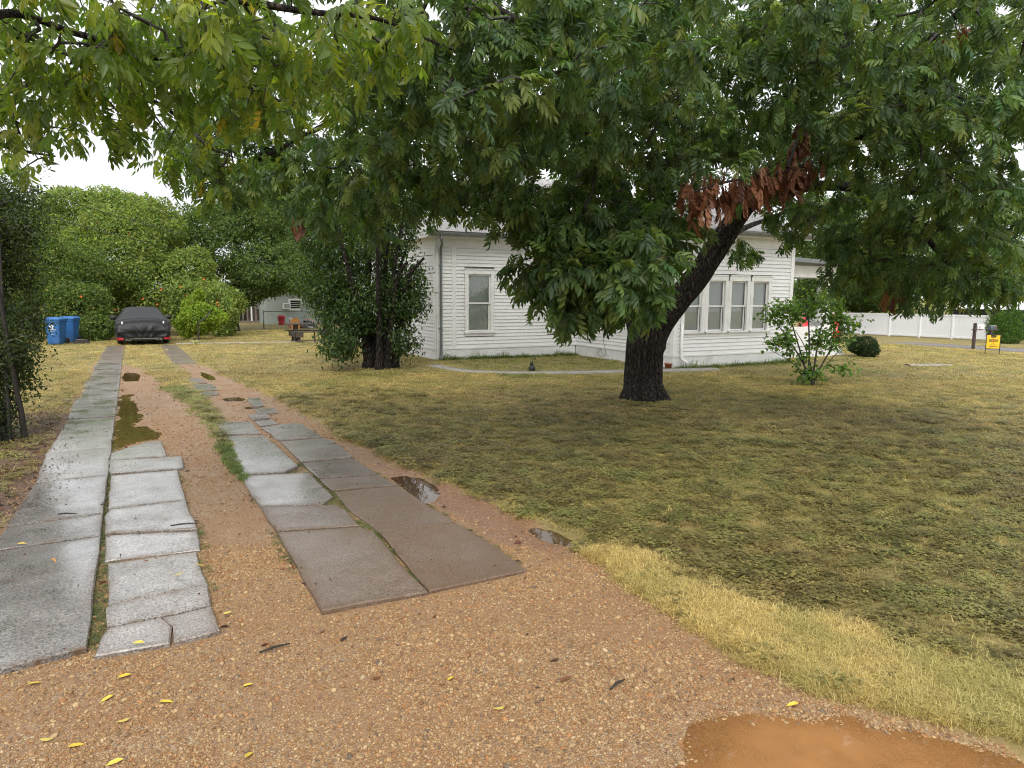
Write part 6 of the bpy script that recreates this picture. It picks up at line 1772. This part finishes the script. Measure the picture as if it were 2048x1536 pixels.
xa = np.concatenate([x1_, x2_, x3_]); ya = np.concatenate([y1_, y2_, y3_])
n1_, n2_, n3_ = len(x1_), len(x2_), len(x3_); k = n1_+n2_+n3_
c = np.concatenate([np.array([.62, .49, .19])*(.7+.6*rs.random((n1_, 1))), np.array([.16, .225, .05])*(.6+.8*rs.random((n2_, 1))), np.array([.13, .17, .05])*(.6+.8*rs.random((n3_, 1)))])
gsel = np.clip((fbm(xa*1.6, ya*1.6, 15)-.5)*3, 0, .6)[:, None]*(np.arange(k) < n1_)[:, None]
c = c*(1-gsel)+np.array([.36, .36, .11])*gsel
s = np.concatenate([rs.uniform(.45, .95, n1_), rs.uniform(.45, .85, n2_), rs.uniform(.25, .5, n3_)])
scatter('edge_grass', longC, np.stack([xa, ya, ground_h(xa, ya)-.004], 1), np.stack([rs.normal(0, .12, k), rs.normal(0, .12, k), rs.random(k)*6.28], 1), np.stack([s]*3, 1), rs.integers(0, 5, k), c, 'long straw coloured grass along the gravel edge and middle strip', 'grass', 5)
# weeds along the house foot
x = rs.uniform(7.9, 17, 420); y = np.where(x < 12.6, 18.98, 14.32)+rs.normal(0, .07, 420)-.05; k = len(x)
s = rs.uniform(.8, 2.0, k)*(1+1.2*(rs.random(k) < .08))
scatter('wall_weeds', longC, np.stack([x, y, ground_h(x, y)], 1), np.stack([rs.normal(0, .15, k), rs.normal(0, .15, k), rs.random(k)*6.28], 1), np.stack([s]*3, 1), rs.integers(0, 5, k), np.array([.15, .21, .05])*(.6+.9*rs.random((k, 1))), 'weedy grass along the foot of the white house', 'grass', 5)

# pebbles
def pebble(seed):
    r = np.random.default_rng(seed)
    bmv = []; 
    import bmesh
    b_ = bmesh.new(); bmesh.ops.create_icosphere(b_, subdivisions=2, radius=1.0)
    V = np.array([v.co[:] for v in b_.verts]); Fc = np.array([[v.index for v in f.verts] for f in b_.faces]); b_.free()
    for _ in range(7):
        n = r.normal(size=3); n /= np.linalg.norm(n); d_ = r.uniform(.55, .85); h = V@n; V = V-np.maximum(h-d_, 0)[:, None]*n*.85
    V *= np.array([1, r.uniform(.65, .95), r.uniform(.45, .7)])
    return mesh_np('pebble', V, Fc, M['pebble'], smooth=True)
m, nt, b = newmat('pebble')
a = nt.nodes.new('ShaderNodeAttribute'); a.attribute_name = 'tint'; a.attribute_type = 'INSTANCER'
nn = noise(nt, 2.0, 4, .6, coords(nt, 'Object'))
nt.links.new(mixc(nt, 1.0, a.outputs['Color'], ramp(nt, nn, [(.3, (.75,)*3), (.7, (1.2,)*3)]), 'MULTIPLY'), b.inputs['Base Color'])
b.inputs['Roughness'].default_value = .6
b.inputs['Specular IOR Level'].default_value = .3
M['pebble'] = m
pebC = proto_collection('pebble_protos', [pebble(s) for s in range(8)])
def pebbles(n, dmin, dmax, power, r0, r1, thr):
    x, y, d = frustum_pts(n, dmin, dmax, power)
    g, mud, lit, sd = masks(x, y)
    dens = np.clip((fbm(x*1.5, y*1.5, 101)-thr)*5, .42, 1)
    ss = slab_sd(x, y)
    ok = (g > .5) & (rs.random(n) < dens) & (ss > .004) & (rs.random(n) > mud*.8)
    x, y, d = x[ok], y[ok], d[ok]; k = len(x)
    s = r0*np.exp(rs.normal(0, .38, k)); s = np.where(rs.random(k) < .025, s*rs.uniform(1.6, 2.6, k), s); s = np.minimum(s, r1)
    z = ground_h(x, y)+s*.12
    pal = np.array([(.35, .225, .11), (.30, .175, .08), (.41, .295, .16), (.235, .12, .052), (.46, .35, .205), (.34, .165, .065), (.16, .115, .082), (.12, .10, .088), (.50, .40, .26)])
    pal = (pal*.78+pal.mean(0)*.22)*np.array([1.04, .97, .88])*.86
    c = pal[rs.choice(9, k, p=[.22, .2, .16, .12, .1, .09, .05, .03, .03])]*(.8+.4*rs.random((k, 1)))
    return np.stack([x, y, z], 1), np.stack([rs.normal(0, .3, k), rs.normal(0, .3, k), rs.random(k)*6.28], 1), np.stack([s]*3, 1), rs.integers(0, 8, k), c
parts = [pebbles(260000, 2.3, 5.4, 2, .0054, .020, .36), pebbles(90000, 5.2, 11, 1.5, .0068, .02, .34), pebbles(14000, 10, 20, 1.5, .013, .03, .36)]
scatter('gravel', pebC, *[np.concatenate([p_[i] for p_ in parts]) for i in range(5)], 'loose tan gravel covering the drive', 'gravel', 8)

# brown leaf litter under the edge shrub and along the slabs
litp = [leaflet(.05, .022, .4, .3, 2), leaflet(.04, .02, -.3, .2, 2)]
litC = proto_collection('litter_protos', [mesh_np('litter', V, Fc, M['blade']) for V, Fc in litp])
x, y, d = frustum_pts(60000, 3.2, 14, 1.3)
g, mud, lit, sd = masks(x, y); ss = slab_sd(x, y)
ok = (rs.random(len(x)) < lit*.55+.012+.5*((x > -.42) & (x < -.1) & (ss > 0) & (y > 4.4))+.30*(np.abs(ss-.03) < .04)*np.clip((fbm(x*2, y*2, 66)-.5)*5, 0, 1)) & (x < 2.8) & (pud_sd(x, y) > 0)
x, y, ss = x[ok], y[ok], ss[ok]; k = len(x)
z = np.where(ss < 0, .036, ground_h(x, y)+.008)
c = np.array([(.14, .045, .025), (.10, .06, .03), (.05, .03, .02), (.2, .09, .04)])[rs.integers(0, 4, k)]
s = rs.uniform(.6, 1.5, k)*np.where(ss < 0, .5, 1)
scatter('leaf_litter', litC, np.stack([x, y, z], 1), np.stack([rs.normal(0, .3, k), rs.normal(0, .3, k), rs.random(k)*6.28], 1), np.stack([s]*3, 1), rs.integers(0, 2, k), c, 'reddish brown leaf litter beside the slabs and under the shrub', 'leaf litter', 2)

# single fallen yellow leaves
fm = [mesh_np('fallen_leaf', V, Fc, simple('fallen_yellow_leaf_%d' % i, cc, .45, .15, 30)) for i, ((V, Fc), cc) in enumerate([(leaflet(.072, .026, .25, .12, 2), (.58, .43, .05)), (leaflet(.062, .024, -.2, -.1, 2), (.46, .36, .08)), (leaflet(.07, .024, .3, .2, 2), (.55, .24, .05))])]
def near_top(px, py):
    for h in (.035, .024, .0):
        p_ = G(px, py, h); s_ = float(slab_sd(np.array([p_[0]]), np.array([p_[1]]))[0])
        if s_ < 0: return np.array([p_[0], p_[1], .046])
    p_ = G(px, py); p_[2] = float(ground_h(np.array([p_[0]]), np.array([p_[1]]))[0])+.016
    return p_
for i, (px, py, mt, a, lab) in enumerate([
    (34, 1093, 0, .2, 'yellow fallen leaf on the left outer slab near its left edge'), (103, 1119, 2, 2.6, 'orange fallen leaf in the middle of the left outer slab'),
    (388, 1131, 0, .1, 'yellow fallen leaf at the right rim of the inner left slab'), (369, 1148, 0, .6, 'yellow fallen leaf on the inner left slab just inside its rim'),
    (181, 1281, 0, 2.9, 'yellow fallen leaf in the joint between the two left slab rows'), (290, 1288, 0, .1, 'yellow fallen leaf on the cracked front slab of the left track'),
    (235, 1362, 0, .8, 'yellow fallen leaf on gravel just before the cracked front slab'), (228, 1396, 0, .9, 'large yellow fallen leaf on gravel in front of the left track'),
    (318, 1411, 0, .2, 'yellow fallen leaf on gravel right of the large one'), (507, 1372, 0, .2, 'yellow fallen leaf on gravel below the short dark stick'),
    (445, 1230, 1, .1, 'dull yellow leaf on gravel beside the cracked slab corner'), (107, 1484, 1, .1, 'dull yellow leaf near the lower left corner of the gravel'),
    (135, 1502, 0, .7, 'long yellow leaf at the lower left edge of the gravel'), (248, 1525, 0, .5, 'yellow leaf at the very bottom of the gravel, left of centre'),
    (490, 1522, 0, 1.4, 'upright yellow leaf at the bottom edge of the gravel'), (262, 1443, 1, .6, 'pale tan leaf on gravel above the bottom left leaves'),
    (52, 1375, 0, .5, 'yellow leaf on muddy gravel below the left outer slab'), (1598, 1409, 0, .2, 'single yellow leaf on gravel beside the orange puddle'),
    (895, 1368, 0, 1.1, 'single yellow leaf on sandy gravel before the brown slab'), (1010, 1420, 1, .4, 'dull yellow leaf on gravel at the middle foreground')]):
    p_ = near_top(px, py)
    o = link('fallen_leaf', fm[mt], None, Matrix.Translation(Vector(p_)) @ Euler((random.uniform(-.25, .25), random.uniform(-.15, .15), a-YAW+math.pi*(i % 2))).to_matrix().to_4x4())
    tag(o, lab, 'leaf', 'yellow leaves fallen on the drive')
# sticks
for i, (px, py, L, a, lab) in enumerate([(550, 1302, .17, .65, 'short dark stick on the gravel before the left slabs'), (135, 1031, .16, .1, 'dark stick lying on the left outer slab'), (370, 1052, .22, .35, 'thin twig on the pale inner slab'), (1330, 822, 1.1, -.5, 'long thin twig on the lawn below the big trunk'), (1235, 1375, .12, .8, 'dark twig on the gravel right of centre')]):
    p_ = near_top(px, py) if py > 900 else G(px, py)+np.array([0, 0, .05]); a -= YAW
    d_ = np.array([math.cos(a), math.sin(a), 0])
    pts = [p_-d_*L/2+[0, 0, .004], p_-d_*L*.1+[.006, .008, .007], p_+d_*L*.2+[-.004, .004, .006], p_+d_*L/2+[0, 0, .004]]
    o = MB().tube(pts, [.006, .007, .006, .003], 6).build('fallen_twig', M['twig']); tag(o, lab, 'twig')
